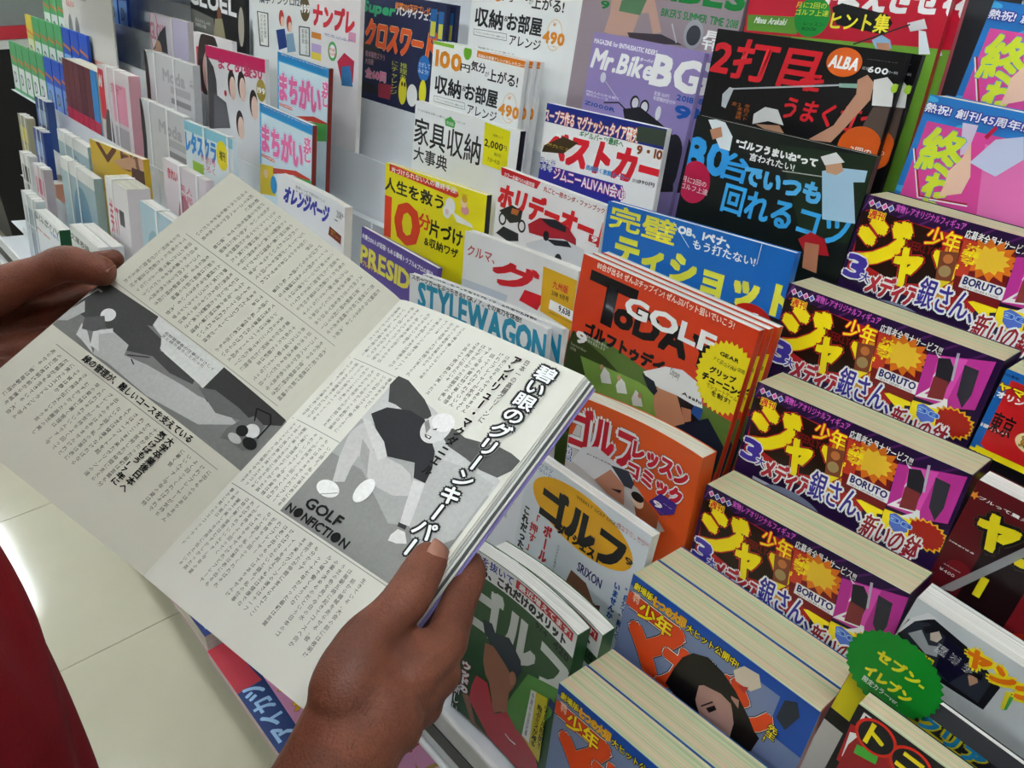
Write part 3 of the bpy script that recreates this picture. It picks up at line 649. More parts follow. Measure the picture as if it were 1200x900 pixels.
ART_biker = [
  ('p', [(0, 0), (260, 0), (260, 300), (0, 300)], 'a09098'),
  ('t', 'VIBES', 100.7, 3.2, 243.4, 28.5, '108038', {'b': 3.4}),
  ('t', '9', 33.1, 41.2, 47.3, 50.0, '108038', {'b': 1.4}),
  ('t', "BIKER'S SUMMER TIME 2018", 132.3, 38.3, 242.2, 47.0, '208848', {'b': 0.7}),
  ('p', [(46.2, 77.4), (51.3, 54.0), (47.3, 24.9), (62.2, 13.8), (109.1, 9.3), (118.7, 31.6), (138.2, 64.8), (126.0, 68.9), (112.9, 46.5), (99.6, 48.2), (93.3, 75.9), (61.3, 77.9)], 'c8a090'),
  ('p', [(66.8, 37.4), (107.7, 28.1), (100.3, 50.5), (64.8, 49.9)], '5c8460'),
  ('p', [(85.1, 72.1), (138.9, 67.1), (173.5, 74.1), (95.2, 83.1)], '484048'),
  ('e', 185.3, 60.7, 14, 16, 'a8a8b0'),
  ('e', 185.7, 61.8, 10, 11, '3c4048'),
  ('l', [(151.4, 53.6), (163.6, 73.2)], 2, 'c8c8cc'),
  ('t', '月刊', 200.2, 54.1, 222.9, 73.8, 'f4f4f2', {'b': 1, 'v': True})]
magazine('biker', 'magazine', 'grey motorcycle magazine with green lettering, top row', 'magazine', None, -787.8, 54.5, 844.0, 245.0, 256.8, 8, roll=-1.80, art=ART_biker, copies=[], cover='9c8c94')
ART_mrbike = [
  ('p', [(0, 0), (170, 0), (170, 300), (0, 300)], '9888c0'),
  ('t', 'MAGAZINE for ENTHUSIASTIC RIDERS', 3.1, 6.8, 101.8, 12.0, 'f4f4f2', {'b': 0.2}),
  ('t', 'Mr.Bike', 3.8, 18.1, 102.8, 39.5, 'f4f4f2', {'b': 1.4, 'sh': 0.2}),
  ('t', 'ミスターバイク', 69.1, 17.5, 103.4, 21.1, 'f4f4f2', {'b': 0.3}),
  ('t', 'BG', 99.7, 11.3, 169.6, 42.5, 'f4f4f2', {'b': 3.0, 'sh': 0.1}),
  ('t', '1980人の心から続く\n現代のレース', 3.9, 66.3, 57.7, 73.4, 'f4f4f2', {}),
  ('t', 'Z1000R', 4.2, 79.6, 55.2, 83.9, '1c50a8', {'b': 0.8}),
  ('t', '定価 550円\n年間購読受付中', 109.0, 49.4, 141.2, 59.3, 'f4f4f2', {}),
  ('t', '2018', 141.9, 47.5, 165.1, 53.2, '1858b0', {'b': 0.8}),
  ('t', '9', 143.5, 58.4, 164.4, 71.8, '1858b0', {'b': 1.8}),
  ('e', 83.4, 67.3, 7, 8, '1a1a20'),
  ('e', 84.2, 67.7, 5, 6, 'd8d8dc'),
  ('e', 98.9, 69.3, 7, 8, '1a1a20'),
  ('e', 99.0, 69.7, 5, 6, 'd8d8dc'),
  ('l', [(32.2, 51.9), (58.4, 69.5)], 1, 'c0c0c8'),
  ('e', 27.4, 48.2, 4.5, 6, 'd4d4e0'),
  ('l', [(35.5, 76.3), (59.1, 71.9), (78.5, 80.6)], 1.6, '26262c'),
  ('p', [(67.5, 77.8), (92.6, 70.5), (128.5, 82.8), (150.2, 92.7), (167.3, 152.8), (131.0, 162.5), (82.2, 107.4)], '202026'),
  ('e', 120.7, 72.3, 4, 8, 'e0e0e4'),
  ('e', 152.1, 121.6, 16, 32, '26262c')]
magazine('mrbike', 'magazine', 'lilac motorcycle magazine with white lettering over motorcycle handlebars', 'magazine', 'lilac motorcycle magazines', -709.6, -23.8, 787.0, 166.0, 264.0, 7, roll=-1.40, art=ART_mrbike, copies=[(7, 9, 'lilac motorcycle magazine, rear copy showing a sliver at right')], cover='9484b8')
ART_best = [
  ('p', [(0, 0), (190, 0), (190, 300), (0, 300)], 'f0f0ee'),
  ('p', [(0, 0), (190, 0), (190, 22), (0, 22)], '1c2c88'),
  ('t', 'スープラ作る マグナッシュタイア研究', -1.1, 6.4, 148.5, 21.7, 'f4f4f2', {'b': 0.7, 'o': [(1, 'e87820')]}),
  ('p', [(145.5, 3.6), (185.4, 1.4), (188.1, 18.9), (146.1, 19.7)], '384438'),
  ('t', 'ギビルパーツ最終へ', 60.9, 22.6, 129.4, 30.2, '188038', {'b': 0.5}),
  ('t', 'ベストカー', 5.9, 30.6, 191.8, 64.5, 'e02030', {'b': 3.2, 'sh': 0.2, 'o': [(4.4, 'f4f4f2')]}),
  ('p', [(3.7, 50.4), (34.5, 34.6), (60.3, 37.5), (38.2, 54.2), (1.3, 58.7)], '403018'),
  ('t', '一冊丸ごと\nスーパーカー', -2.8, 46.3, 59.2, 50.2, 'e8c838', {}),
  ('t', '9・10', 150.1, 23.6, 185.3, 32.6, '884418', {'b': 0.9}),
  ('t', '390円', 159.7, 59.4, 182.3, 63.6, '202020', {'b': 0.3}),
  ('t', '定価', 150.5, 60.2, 160.8, 64.0, '202020', {}),
  ('p', [(-4.9, 67.8), (23.0, 72.8), (138.5, 71.3), (139.0, 103.6), (-5.3, 111.1)], '2c2c98'),
  ('t', 'ジムニーALIVAN会心', 26.6, 72.1, 143.6, 87.3, 'f4f4f2', {'b': 0.8, 'o': [(1, 'c02880')]}),
  ('t', '四ッ谷\n9月号', -1.6, 64.5, 28.0, 79.7, '2c3c98', {'b': 0.4, 'o': [(0.8, 'f4f4f2')]}),
  ('t', '挑戦続く激闘メーカー', 78.6, 59.0, 145.2, 65.0, '2890d0', {'b': 0.3})]
magazine('best', 'magazine', 'car magazine with large red lettering on white and blue band', 'magazine', None, -717.8, -108.4, 730.0, 185.9, 265.4, 8, roll=0.91, art=ART_best, copies=[], cover='f0f0ee')
ART_holiday = [
  ('p', [(0, 0), (182, 0), (182, 300), (0, 300)], 'eeecea'),
  ('p', [(-0.1, -0.5), (71.6, 0.6), (66.3, 10.3), (2.7, 9.8)], 'd02028'),
  ('t', 'カラー全編75のA級改版', 7.7, 4.6, 62.0, 9.6, 'f4f4f2', {'b': 0.3}),
  ('t', '丸ごと一冊ホンダ・ファンブック', 77.7, 3.5, 174.7, 9.7, 'b01c24', {'b': 0.4}),
  ('t', 'ホリデーオート', 2.3, 18.4, 190.9, 47.0, 'e02428', {'b': 2.6, 'sh': 0.12}),
  ('e', 14.7, 61.6, 7, 8, '202024'),
  ('e', 14.7, 61.6, 4.5, 5.5, 'ecebe8'),
  ('e', 50.3, 60.6, 7, 8, '202024'),
  ('e', 50.3, 60.6, 4.5, 5.5, 'ecebe8'),
  ('p', [(6.9, 52.9), (28.5, 40.1), (48.5, 42.4), (47.4, 56.1), (29.0, 62.9)], '30302c'),
  ('p', [(29.3, 43.9), (42.8, 42.7), (40.3, 50.1), (28.6, 50.8)], 'c06c30'),
  ('p', [(60.7, 54.8), (78.6, 41.7), (106.4, 36.1), (124.5, 38.4), (140.7, 48.6), (142.4, 55.8), (101.2, 61.0), (64.6, 64.3)], 'b01c2c'),
  ('p', [(80.6, 42.4), (103.0, 36.6), (123.2, 40.1), (122.9, 46.5), (96.2, 46.9)], '20242c'),
  ('p', [(61.8, 78.7), (94.1, 61.9), (121.3, 54.7), (156.2, 56.4), (161.3, 77.8), (113.5, 83.5), (64.7, 83.3)], 'd8dadc'),
  ('p', [(94.3, 63.1), (128.4, 55.1), (136.6, 60.2), (109.6, 66.2)], '20242c'),
  ('e', 93.5, 59.4, 5, 6, '202024'),
  ('e', 118.5, 81.8, 6, 8, '202024'),
  ('p', [(6.2, 82.2), (18.3, 70.2), (46.6, 71.2), (48.4, 80.2), (29.6, 86.1)], '26282c'),
  ('p', [(159.1, 36.9), (175.5, 36.9), (175.5, 45.1), (159.1, 45.1)], 'd02028'),
  ('t', '9', 163.2, 37.7, 172.1, 43.5, 'f4f4f2', {'b': 0.6}),
  ('t', '特別定価380円', 154.1, 47.8, 176.3, 48.1, '303030', {})]
magazine('holiday', 'magazine', 'white car magazine with red lettering, a motorcycle and two cars', 'magazine', None, -726.5, -185.8, 673.0, 176.0, 266.1, 8, roll=-1.30, art=ART_holiday, copies=[], cover='ecebe8')
ART_kagu = [
  ('p', [(0, 0), (228, 0), (228, 226), (0, 226)], 'eef0f0'),
  ('t', 'ここから始まる新しい暮らしのヒントリビング', 6.2, 10.5, 117.2, 13.5, '404848', {}),
  ('t', '家具収納', 1.9, 22.5, 154.4, 60.6, '1c1e20', {'b': 0.5}),
  ('t', '大事典', 3.9, 64.1, 85.0, 85.4, '1c1e20', {'b': 0.4}),
  ('p', [(72, 14), (84, 8), (96, 14), (94, 22), (74, 22)], '48a848'),
  ('t', '完全版', 76, 15, 92, 20, 'f4f4f2', {}),
  ('p', [(157.8, 1.3), (209.8, 3.7), (211.0, 57.1), (160.9, 56.1)], 'e8e018'),
  ('t', '特典として', 177.3, 13.0, 196.9, 16.4, '202020', {}),
  ('t', '2,000', 161.3, 22.6, 198.1, 32.8, '202020', {'b': 0.5}),
  ('t', '円', 197.0, 23.7, 206.1, 29.9, '202020', {}),
  ('t', '割引', 183.0, 36.0, 196.6, 40.5, '202020', {}),
  ('t', '7/31〜9/30', 171.0, 45.0, 195.4, 50.2, '202020', {})]
magazine('kagu', 'magazine', 'white storage book with large black kanji and yellow 2,000 sticker', 'magazine', None, -986.6, -148.5, 730.0, 228.0, 223.3, 10, roll=-0.50, art=ART_kagu, copies=[], cover='eceeee', spine='18181a')
ART_hundredL = [
  ('p', [(0, 0), (204, 0), (204, 226), (0, 226)], 'f0f2f0'),
  ('p', [(103, 0), (204, 0), (204, 9), (103, 9)], 'e88420'),
  ('p', [(0, 0), (50, 0), (50, 5), (0, 5)], '90c838'),
  ('e', 82, 6, 9, 10, '78c030'),
  ('t', '収納&お部屋アレンジおしゃれコーデ', 106.1, 4.2, 207.0, 8.3, 'f4f4f2', {'b': 0.2}),
  ('t', '100', 9.4, 12.3, 69.5, 33.8, 'e89020', {'b': 1.8}),
  ('t', '円', 69.0, 22.5, 90.3, 32.5, '202224', {'b': 0.4}),
  ('t', '気分', 92.7, 15.2, 124.6, 28.1, '202224', {'b': 0.6}),
  ('t', 'が', 124.6, 24.3, 133.3, 31.3, '202224', {}),
  ('t', '上がる!', 131.4, 20.2, 194.1, 35.8, '202224', {'b': 0.6}),
  ('t', '収納', 12.1, 46.9, 74.5, 71.8, '202224', {'b': 0.8}),
  ('t', '&', 76.9, 51.9, 86.0, 59.1, '202224', {}),
  ('t', 'お部屋', 84.7, 46.7, 156.8, 69.8, '202224', {'b': 0.8}),
  ('l', [(11.2, 77.1), (85.9, 75.1), (87.3, 84.1), (12.3, 85.2), (11.2, 77.1)], 0.5, '303030'),
  ('t', 'アジアン・インダストリアル・北欧テイスト', 16.6, 79.5, 83.6, 81.9, '404040', {}),
  ('t', 'アレンジ', 93.8, 74.9, 159.1, 88.2, '202224', {'b': 0.3}),
  ('e', 183.1, 64.7, 15, 20, 'f0c890'),
  ('e', 183.1, 64.7, 14, 19, 'f2f4f2'),
  ('t', '490', 162.1, 61.6, 203.1, 75.8, 'e89020', {'b': 1.0}),
  ('t', '¥', 177.7, 48.6, 184.7, 53.8, 'e89020', {}),
  ('t', '+税', 177.2, 78.0, 190.8, 80.0, 'e89020', {}),
  ('t', '収納のプロが教える\n簡単テクニック', 25.1, 99.7, 108.2, 102.4, '404040', {})]
magazine('hundredL', 'magazine', 'white and orange storage magazine priced 490, lower row, front copy', 'magazine', 'white and orange storage magazines', -1027.9, -68.9, 787.0, 204.0, 220.1, 7, roll=-0.80, art=ART_hundredL, copies=[(3, 12, 'white and orange storage magazine priced 490, lower row, second copy'), (5, 24, 'white and orange storage magazine priced 490, lower row, third copy')], cover='eef0ee')
magazine('hundredU', 'magazine', 'white and orange storage magazine priced 490, upper row beside the motorcycle magazines', 'magazine', 'white and orange storage magazines', -1014.8, 30.5, 844.0, 226.0, 236.4, 9, roll=-1.00, art=[tuple(q) for q in ART_hundredL], copies=[], cover='eef0ee')
ART_yellow = [
  ('p', [(0, 0), (228, 0), (228, 226), (0, 226)], 'f2e41c'),
  ('p', [(9.2, -0.2), (22.4, -3.5), (167.7, 8.2), (170.4, 12.6), (164.1, 16.8), (9.8, 10.4)], 'e04030'),
  ('t', '片づけられない人の最終手段!', 14.8, 3.3, 165.9, 11.1, 'f4f4f2', {'b': 0.4}),
  ('t', '人生を救う', -0.6, 20.0, 138.8, 39.1, '1c1c1c', {'b': 1.2}),
  ('t', '10', 2.5, 49.0, 87.2, 106.1, 'e84020', {'b': 3.2}),
  ('t', '分', 86.0, 53.7, 112.4, 74.7, 'e84020', {'b': 1.0}),
  ('t', '片づけ', 111.2, 57.0, 184.1, 79.5, '1c1c1c', {'b': 1.6}),
  ('t', '&収納ワザ', 101.1, 83.7, 177.1, 97.1, '1c1c1c', {'b': 0.8}),
  ('e', 154.0, 29.6, 11, 11, 'f4f4f2'),
  ('e', 148.8, 38.0, 6, 6, 'f2e41c'),
  ('e', 147.9, 38.7, 9, 9, 'f4f4f2'),
  ('e', 147.9, 38.7, 4, 4, 'f0d0d8'),
  ('e', 185.5, 28.2, 8, 6, 'e8a0a8'),
  ('e', 182.1, 17.7, 7, 8, 'f8d8b8'),
  ('e', 183.0, 13.9, 6, 5, 'e0b030'),
  ('p', [(159.2, 35.6), (200.5, 43.1), (205.4, 47.6), (169.6, 47.6)], 'f4f4f2'),
  ('l', [(176.7, 9.1), (189.8, 7.7)], 0.6, 'd0a028'),
  ('e', 70, 30, 1, 1, 'c89818'),
  ('e', 117, 61, 1, 1, 'c89818'),
  ('e', 164, 92, 1, 1, 'c89818'),
  ('e', 211, 123, 1, 1, 'c89818'),
  ('e', 108, 54, 1, 1, 'c89818'),
  ('e', 155, 85, 1, 1, 'c89818'),
  ('e', 202, 116, 1, 1, 'c89818'),
  ('e', 99, 47, 1, 1, 'c89818'),
  ('e', 146, 78, 1, 1, 'c89818')]
magazine('yellow', 'magazine', 'yellow tidying book with large red 10', 'magazine', None, -972.7, -233.5, 673.0, 226.0, 222.4, 9, roll=1.80, art=ART_yellow, copies=[], cover='f0e020', spine='282828')
ART_goo = [
  ('p', [(0, 0), (192, 0), (192, 300), (0, 300)], 'e8e8e6'),
  ('t', 'クルマ、', 5.7, 15.8, 54.0, 28.8, 'c04048', {'b': 0.3, 'sh': 0.1}),
  ('t', 'グ', 51.8, 20.0, 128.0, 49.3, 'd81c28', {'b': 3.6}),
  ('p', [(107.2, 44.9), (141.2, 43.7), (131.1, 62.9), (99.4, 60.1)], 'd81c28'),
  ('p', [(133.8, 9.8), (193.5, 10.3), (189.3, 67.5), (136.2, 61.8)], 'e4b020'),
  ('t', '九州版', 152.3, 20.7, 177.3, 29.2, 'd8242c', {'b': 0.5}),
  ('t', '2018 9月号', 151.7, 31.9, 180.0, 37.6, '101014', {'b': 0.2}),
  ('p', [(150.7, 43.4), (190.5, 44.8), (189.8, 56.1), (149.7, 54.5)], 'f4f4f4'),
  ('t', '9,638', 166.1, 45.5, 185.1, 53.5, '101014', {'b': 0.5}),
  ('t', '台', -199.9, 98.9, 189.3, 129.0, '101014', {}),
  ('t', '全国保証付中古車情報', 151.1, 57.1, 191.2, 59.4, '806010', {}),
  ('p', [(0, 60), (80, 60), (60, 160), (0, 160)], 'c8d0d8')]
magazine('goo', 'magazine', 'white used-car magazine with thick red katakana and yellow side panel', 'magazine', None, -716.3, -258.2, 616.0, 190.0, 279.8, 12, roll=2.54, art=ART_goo, copies=[], cover='e8e8e6', bend=5)
ART_style = [
  ('p', [(0, 0), (224, 0), (224, 300), (0, 300)], 'eaebec'),
  ('t', 'スポーツカーをぶっちぎる!? GRノア、その実力を体感!!', 4.4, -1.1, 198.9, 6.4, '202020', {'b': 0.7}),
  ('t', 'STYLEWAGON', 17.8, 7.3, 239.5, 37.4, '1c94b8', {'b': 3.4}),
  ('p', [(0, 100), (200, 100), (200, 250), (0, 250)], 'c8ccd0'),
  ('e', 110, 150, 60, 22, '383c44')]
magazine('style', 'magazine', 'white custom-car magazine with blue block lettering, front copy', 'magazine', 'white custom-car magazines with blue lettering', -746.2, -314.8, 559.0, 240.0, 305.8, 7, roll=4.00, art=ART_style, copies=[(8, 14, 'white custom-car magazine, rear copy peeping out at right')], cover='e8e9ea', bend=4)
ART_pres = [
  ('p', [(0, 0), (190, 0), (190, 300), (0, 300)], '5c4898'),
  ('t', '弁護士100人が回答! もめる職場トラブル&プロの解決', 2.0, 8.8, 170.6, 16.5, 'f4f4f2', {'b': 0.5}),
  ('t', 'PRESID', 0.4, 26.9, 120.9, 53.7, 'e8dc50', {'b': 1.4}),
  ('t', 'プレジデント', 7.0, 48.3, 49.7, 56.6, 'e8c030', {'b': 0.4})]
magazine('pres', 'magazine', 'purple business magazine with yellow serif lettering', 'magazine', None, -942.1, -315.0, 616.0, 180.0, 216.7, 7, roll=-2.00, art=ART_pres, copies=[], cover='5c4898')
ART_orange = [
  ('p', [(0, 0), (206, 0), (206, 240), (0, 240)], 'eeeef0'),
  ('t', 'オレンジページ', 16.1, 14.8, 155.3, 40.4, '2c34a8', {'b': 1.6, 'sh': 0.3}),
  ('t', '簡単レシピで毎日おいしい\nキッチン特集', 51.4, 5.9, 140.8, 17.8, '606060', {}),
  ('t', '9・2', 195.7, 12.0, 208.6, 18.1, '303038', {'b': 0.4}),
  ('t', '2018', 178.2, 10.9, 194.2, 21.9, '404040', {}),
  ('p', [(172.5, 26.3), (182.3, 26.3), (182.3, 27.9), (172.5, 27.9)], '284838'),
  ('p', [(156.9, 41.9), (196.1, 45.6), (194.5, 59.3), (153.3, 56.3)], '802c18'),
  ('t', '節約\n晩ごはん', 161.2, 45.0, 191.8, 53.5, 'f0c040', {'b': 0.3}),
  ('p', [(40, 110), (150, 100), (150, 200), (40, 200)], 'c8a878')]
magazine('orange', 'magazine', 'white cooking magazine with dark blue slanted katakana and curled pages', 'magazine', None, -1192.7, -296.4, 616.0, 205.0, 237.9, 13, roll=-1.00, art=ART_orange, copies=[], cover='ecedf0', bend=6)
ART_machF = [
  ('p', [(0, 0), (190, 0), (190, 240), (0, 240)], '50b0e0'),
  ('p', [(6, 16), (184, 16), (184, 240), (6, 240)], 'd8ecf4'),
  ('p', [(0, 0), (190, 0), (190, 14), (0, 14)], '2890d0'),
  ('t', '脳がよろこぶ★まちがい探し', 13.8, 3.0, 171.3, 2.1, 'e83828', {'b': 0.5, 'o': [(0.6, 'f4f4f2')]}),
  ('t', 'まちがい', 8.1, 32.3, 152.1, 79.6, 'f070b0', {'b': 2.4, 'o': [(3.6, '48a0d8'), (2.6, 'f4f4f2')]}),
  ('t', 'さがし', 156.4, 23.5, 180.3, 61.9, 'f070b0', {'b': 1.2, 'v': True, 'o': [(2.0, 'f4f4f2')]}),
  ('t', '100問&', 7.3, 87.2, 55.5, 90.5, 'f4f4f2', {'b': 0.6, 'o': [(2, 'e03838')]}),
  ('p', [(1.5, 106.5), (50.3, 99.4), (60.9, 150.1), (0.6, 161.7)], 'e8c828'),
  ('p', [(50.2, 101.9), (131.5, 86.1), (179.5, 88.0), (179.8, 95.1), (121.9, 95.9), (50.2, 112.0)], 'c83828'),
  ('p', [(91.8, 101.2), (188.9, 90.3), (190.2, 118.7), (92.3, 136.2)], '48a848'),
  ('e', 52.4, 131.8, 12, 16, '2890d0'),
  ('e', 23.3, 119.0, 8, 8, 'f8d8b8')]
magazine('machF', 'magazine', 'pink-lettered puzzle magazine with sky blue border, lower copy', 'magazine', 'pink-lettered puzzle magazines', -1365.7, -214.4, 673.0, 183.0, 235.8, 9, roll=-1.82, art=ART_machF, copies=[], cover='50a8d8', spine='8c2c20', back='b8b8b8')
magazine('machB', 'magazine', 'pink-lettered puzzle magazine with sky blue border, upper copy', 'magazine', 'pink-lettered puzzle magazines', -1407.6, -132.9, 730.0, 176.2, 235.9, 9, roll=-1.65, art=ART_machF, copies=[], cover='50a8d8', spine='8c2c20', back='b8b8b8')
ART_matome = [
  ('p', [(0, 0), (262, 0), (262, 230), (0, 230)], 'dedee0'),
  ('p', [(0, 0), (262, 0), (262, 24), (0, 24)], 'c81c5c'),
  ('t', 'かわいい大人のヘアアレンジ', 34.0, 1.0, 249.7, 2.1, 'f0a8c8', {'b': 0.3}),
  ('t', 'まとめ髪50', 59.2, 13.6, 250.2, 39.4, 'c82c60', {'b': 1.2, 'sh': 0.1}),
  ('e', 116.9, 61.5, 17, 26, '2a1c1c'),
  ('e', 121.2, 69.0, 14, 22, 'e8c8b8'),
  ('e', 161.1, 58.4, 17, 26, '2a1c1c'),
  ('e', 165.4, 65.8, 14, 22, 'e8c8b8'),
  ('e', 148.1, 132.9, 17, 26, '2a1c1c'),
  ('e', 152.5, 140.4, 14, 22, 'e8c8b8'),
  ('e', 210.4, 85.7, 17, 26, '2a1c1c'),
  ('e', 214.6, 92.9, 14, 22, 'e8c8b8'),
  ('e', 243.4, 56.6, 19, 20, 'a08c30'),
  ('t', '199', 228.1, 52.3, 258.5, 62.1, 'f4f4f2', {'b': 0.8}),
  ('p', [(4.4, 18.0), (35.8, 39.0), (46.4, 62.4), (48.3, 157.8), (-9.4, 167.4)], '484448'),
  ('p', [(32.7, 89.1), (88.6, 100.7), (103.2, 148.6), (23.4, 161.9)], '606068'),
  ('e', 87.3, 83.0, 6, 6, 'c83040')]
magazine('matome', 'magazine', 'hairstyle magazine with magenta top strip and small portraits', 'magazine', None, -1718.3, -157.2, 730.0, 262.0, 216.6, 8, roll=1.00, art=ART_matome, copies=[], cover='dcdcdc')
ART_kannan = [
  ('p', [(0, 0), (233, 0), (233, 258), (0, 258)], 'e6e8e6'),
  ('t', '漢字ナンクロ120', 31.8, 18.9, 202.0, 32.9, '283c50', {'b': 1.6}),
  ('p', [(20.2, 48.2), (67.4, 49.6), (65.8, 110.5), (26.8, 110.9)], '101014'),
  ('p', [(24.3, 49.8), (63.2, 51.3), (61.8, 108.7), (31.3, 108.5)], 'eceee8'),
  ('t', '大人気の漢字\nパズルの決定版', 31.9, 52.7, 57.4, 103.4, '303030', {'v': True}),
  ('e', 119.8, 55.4, 10, 14, 'c83828'),
  ('e', 149.0, 63.5, 10, 14, 'c83828'),
  ('e', 123.3, 61.4, 7, 9, 'f0d0b8'),
  ('e', 151.9, 69.4, 7, 9, 'f0d0b8'),
  ('p', [(97.0, 77.8), (131.0, 73.1), (140.3, 104.6), (106.2, 112.4)], '1c3c80'),
  ('p', [(135.9, 82.7), (163.4, 78.4), (172.7, 109.5), (139.7, 114.7)], '88a8c0'),
  ('e', 209.1, 36.2, 17, 20, '685838'),
  ('t', '499', 191.8, 29.1, 225.1, 41.5, 'f4f4f2', {'b': 0.8}),
  ('p', [(185.2, 64.9), (225.1, 64.9), (225.1, 114.8), (185.2, 114.8)], '40504c'),
  ('p', [(189.3, 67.0), (221.0, 67.0), (221.0, 112.8), (189.3, 112.8)], 'e4e6e4'),
  ('t', '脳を鍛える\n新感覚', 195.5, 69.0, 217.0, 110.7, '303030', {'v': True})]
magazine('kannan', 'magazine', 'white puzzle magazine with drawing of a red-haired couple', 'magazine', None, -1622.1, -31.8, 787.0, 233.2, 260.2, 8, roll=2.19, art=ART_kannan, copies=[], cover='e4e6e4')
ART_nanpure = [
  ('p', [(0, 0), (160, 0), (160, 258), (0, 258)], 'e8e4e4'),
  ('t', 'ナンプレ', 5.9, 31.3, 143.4, 65.4, 'd83040', {'b': 2.2, 'sh': 0.1}),
  ('p', [(2.3, 78.2), (35.5, 78.2), (35.5, 88.2), (2.3, 88.2)], 'e89030'),
  ('p', [(2.8, 97.1), (36.6, 97.1), (36.6, 116.4), (2.8, 116.4)], 'c0a8d8'),
  ('p', [(3.3, 111.5), (36.9, 111.5), (36.9, 123.6), (3.3, 123.6)], 'e8d048'),
  ('e', 74.9, 101.6, 15, 16, '58b060'),
  ('e', 74.9, 101.6, 10, 11, 'f0f0f0'),
  ('t', '特選\n300問', 62.2, 96.4, 88.6, 109.0, 'd8242c', {'b': 0.4}),
  ('p', [(91.8, 115.6), (114.1, 98.5), (146.5, 107.6), (144.5, 142.4), (107.8, 148.4)], 'c02848'),
  ('p', [(106.3, 122.7), (133.5, 116.3), (144.9, 149.3), (108.1, 153.1)], '3078b0'),
  ('p', [(125.4, 63.2), (148.8, 63.2), (148.8, 78.0), (125.4, 78.0)], 'e0a0c0'),
  ('p', [(3.9, 133.3), (50.3, 133.3), (50.3, 157.8), (3.9, 157.8)], '78b8d8'),
  ('t', '数字パズル\nの決定版!!', 46.7, 75.1, 140.0, 79.2, '3048a0', {'b': 0.5})]
magazine('nanpure', 'magazine', 'number puzzle magazine with red katakana and colourful squares', 'magazine', None, -1389.1, -16.1, 787.0, 160.0, 272.9, 8, roll=-1.00, art=ART_nanpure, copies=[], cover='e8e4e0')
ART_cross = [
  ('p', [(0, 0), (245, 0), (245, 300), (0, 300)], '262c50'),
  ('t', 'Super', 3.9, 15.9, 108.0, 36.7, '38b078', {'b': 1.8, 'sh': 0.3}),
  ('t', '総額200万円プレゼント', 105.8, 9.0, 224.1, 20.2, 'f08828', {'b': 0.7}),
  ('t', 'バンザイフェア', 110.6, 15.9, 214.4, 28.8, 'f4f4f2', {'b': 0.6}),
  ('t', 'クロスワード', 17.7, 44.2, 225.9, 88.0, 'ec6028', {'b': 3.0, 'sh': 0.15, 'o': [(1.4, 'f8d8a0')]}),
  ('p', [(6.9, 85.0), (52.4, 84.1), (80.3, 99.0), (28.0, 120.3)], '383c40'),
  ('t', '簡単難問ズラリ\n大収録', 21.5, 95.0, 82.0, 117.4, 'f0b0c8', {'b': 0.6}),
  ('t', '全60問', 23.6, 123.3, 88.4, 139.9, 'f070a0', {'b': 1.4, 'o': [(1, 'f4f4f2')]}),
  ('p', [(16.1, 148.7), (57.9, 149.5), (68.0, 162.3), (17.3, 165.7)], '282830'),
  ('p', [(66.4, 143.3), (110.4, 141.2), (104.1, 166.0), (68.4, 167.1)], 'a8384c'),
  ('t', '推理あり迷路\nにチャレンジ', 104.7, 100.3, 150.3, 155.8, 'd8e040', {'b': 0.7, 'v': True}),
  ('e', 196.8, 100.9, 17, 20, '2878c8'),
  ('t', 'さがして\nみよう!!', 181.5, 92.1, 213.5, 109.5, 'f4f4f2', {'b': 0.3}),
  ('e', 140.8, 145.7, 12, 22, 'e8e030'),
  ('e', 197.4, 138.8, 10, 20, 'e8e030'),
  ('e', 168.6, 148.1, 15, 18, 'f4f4f2'),
  ('e', 138, 134, 2.4, 4, '202020'),
  ('e', 146, 134, 2.4, 4, '202020'),
  ('p', [(205, 10), (222, 10), (222, 52), (205, 52)], '2868a8'),
  ('p', [(207, 28), (220, 28), (220, 50), (207, 50)], 'd8d048'),
  ('p', [(226, 12), (240, 12), (240, 54), (226, 54)], '2868a8'),
  ('p', [(228, 30), (239, 30), (239, 52), (228, 52)], 'd8d048')]
magazine('cross', 'magazine', 'dark crossword puzzle magazine with orange katakana and cartoon dog ears', 'magazine', 'dark crossword puzzle magazines', -1319.1, -16.6, 844.0, 245.0, 191.1, 8, roll=-0.50, art=ART_cross, copies=[(6, 14, 'dark crossword puzzle magazine, rear copy, mostly hidden')], cover='24284c')
ART_letters = [
  ('p', [(0, 0), (220, 0), (220, 300), (0, 300)], 'dfe9ec'),
  ('p', [(0, 0), (220, 0), (220, 18), (0, 18)], '88c8d8'),
  ('t', 'レタスクラブ', 3.5, 17.7, 169.2, 56.1, '2890d8', {'b': 2.4}),
  ('e', 163.6, 37.1, 24, 26, 'f0e020'),
  ('t', '増刊', 152.8, 29.1, 176.6, 45.6, '303010', {'b': 0.8}),
  ('t', '特別号\nふろく', 70.1, 50.5, 134.5, 79.4, 'e03858', {'b': 1.4}),
  ('p', [(30, 70), (80, 70), (80, 110), (30, 110)], '90c040')]
magazine('letters', 'magazine', 'gift magazine with sky blue katakana, wrapped with white strap', 'magazine', None, -1564.4, -278.3, 616.0, 208.9, 259.5, 9, roll=1.14, art=ART_letters, copies=[], cover='d8e8ec', strap=[0.42, 0.9])
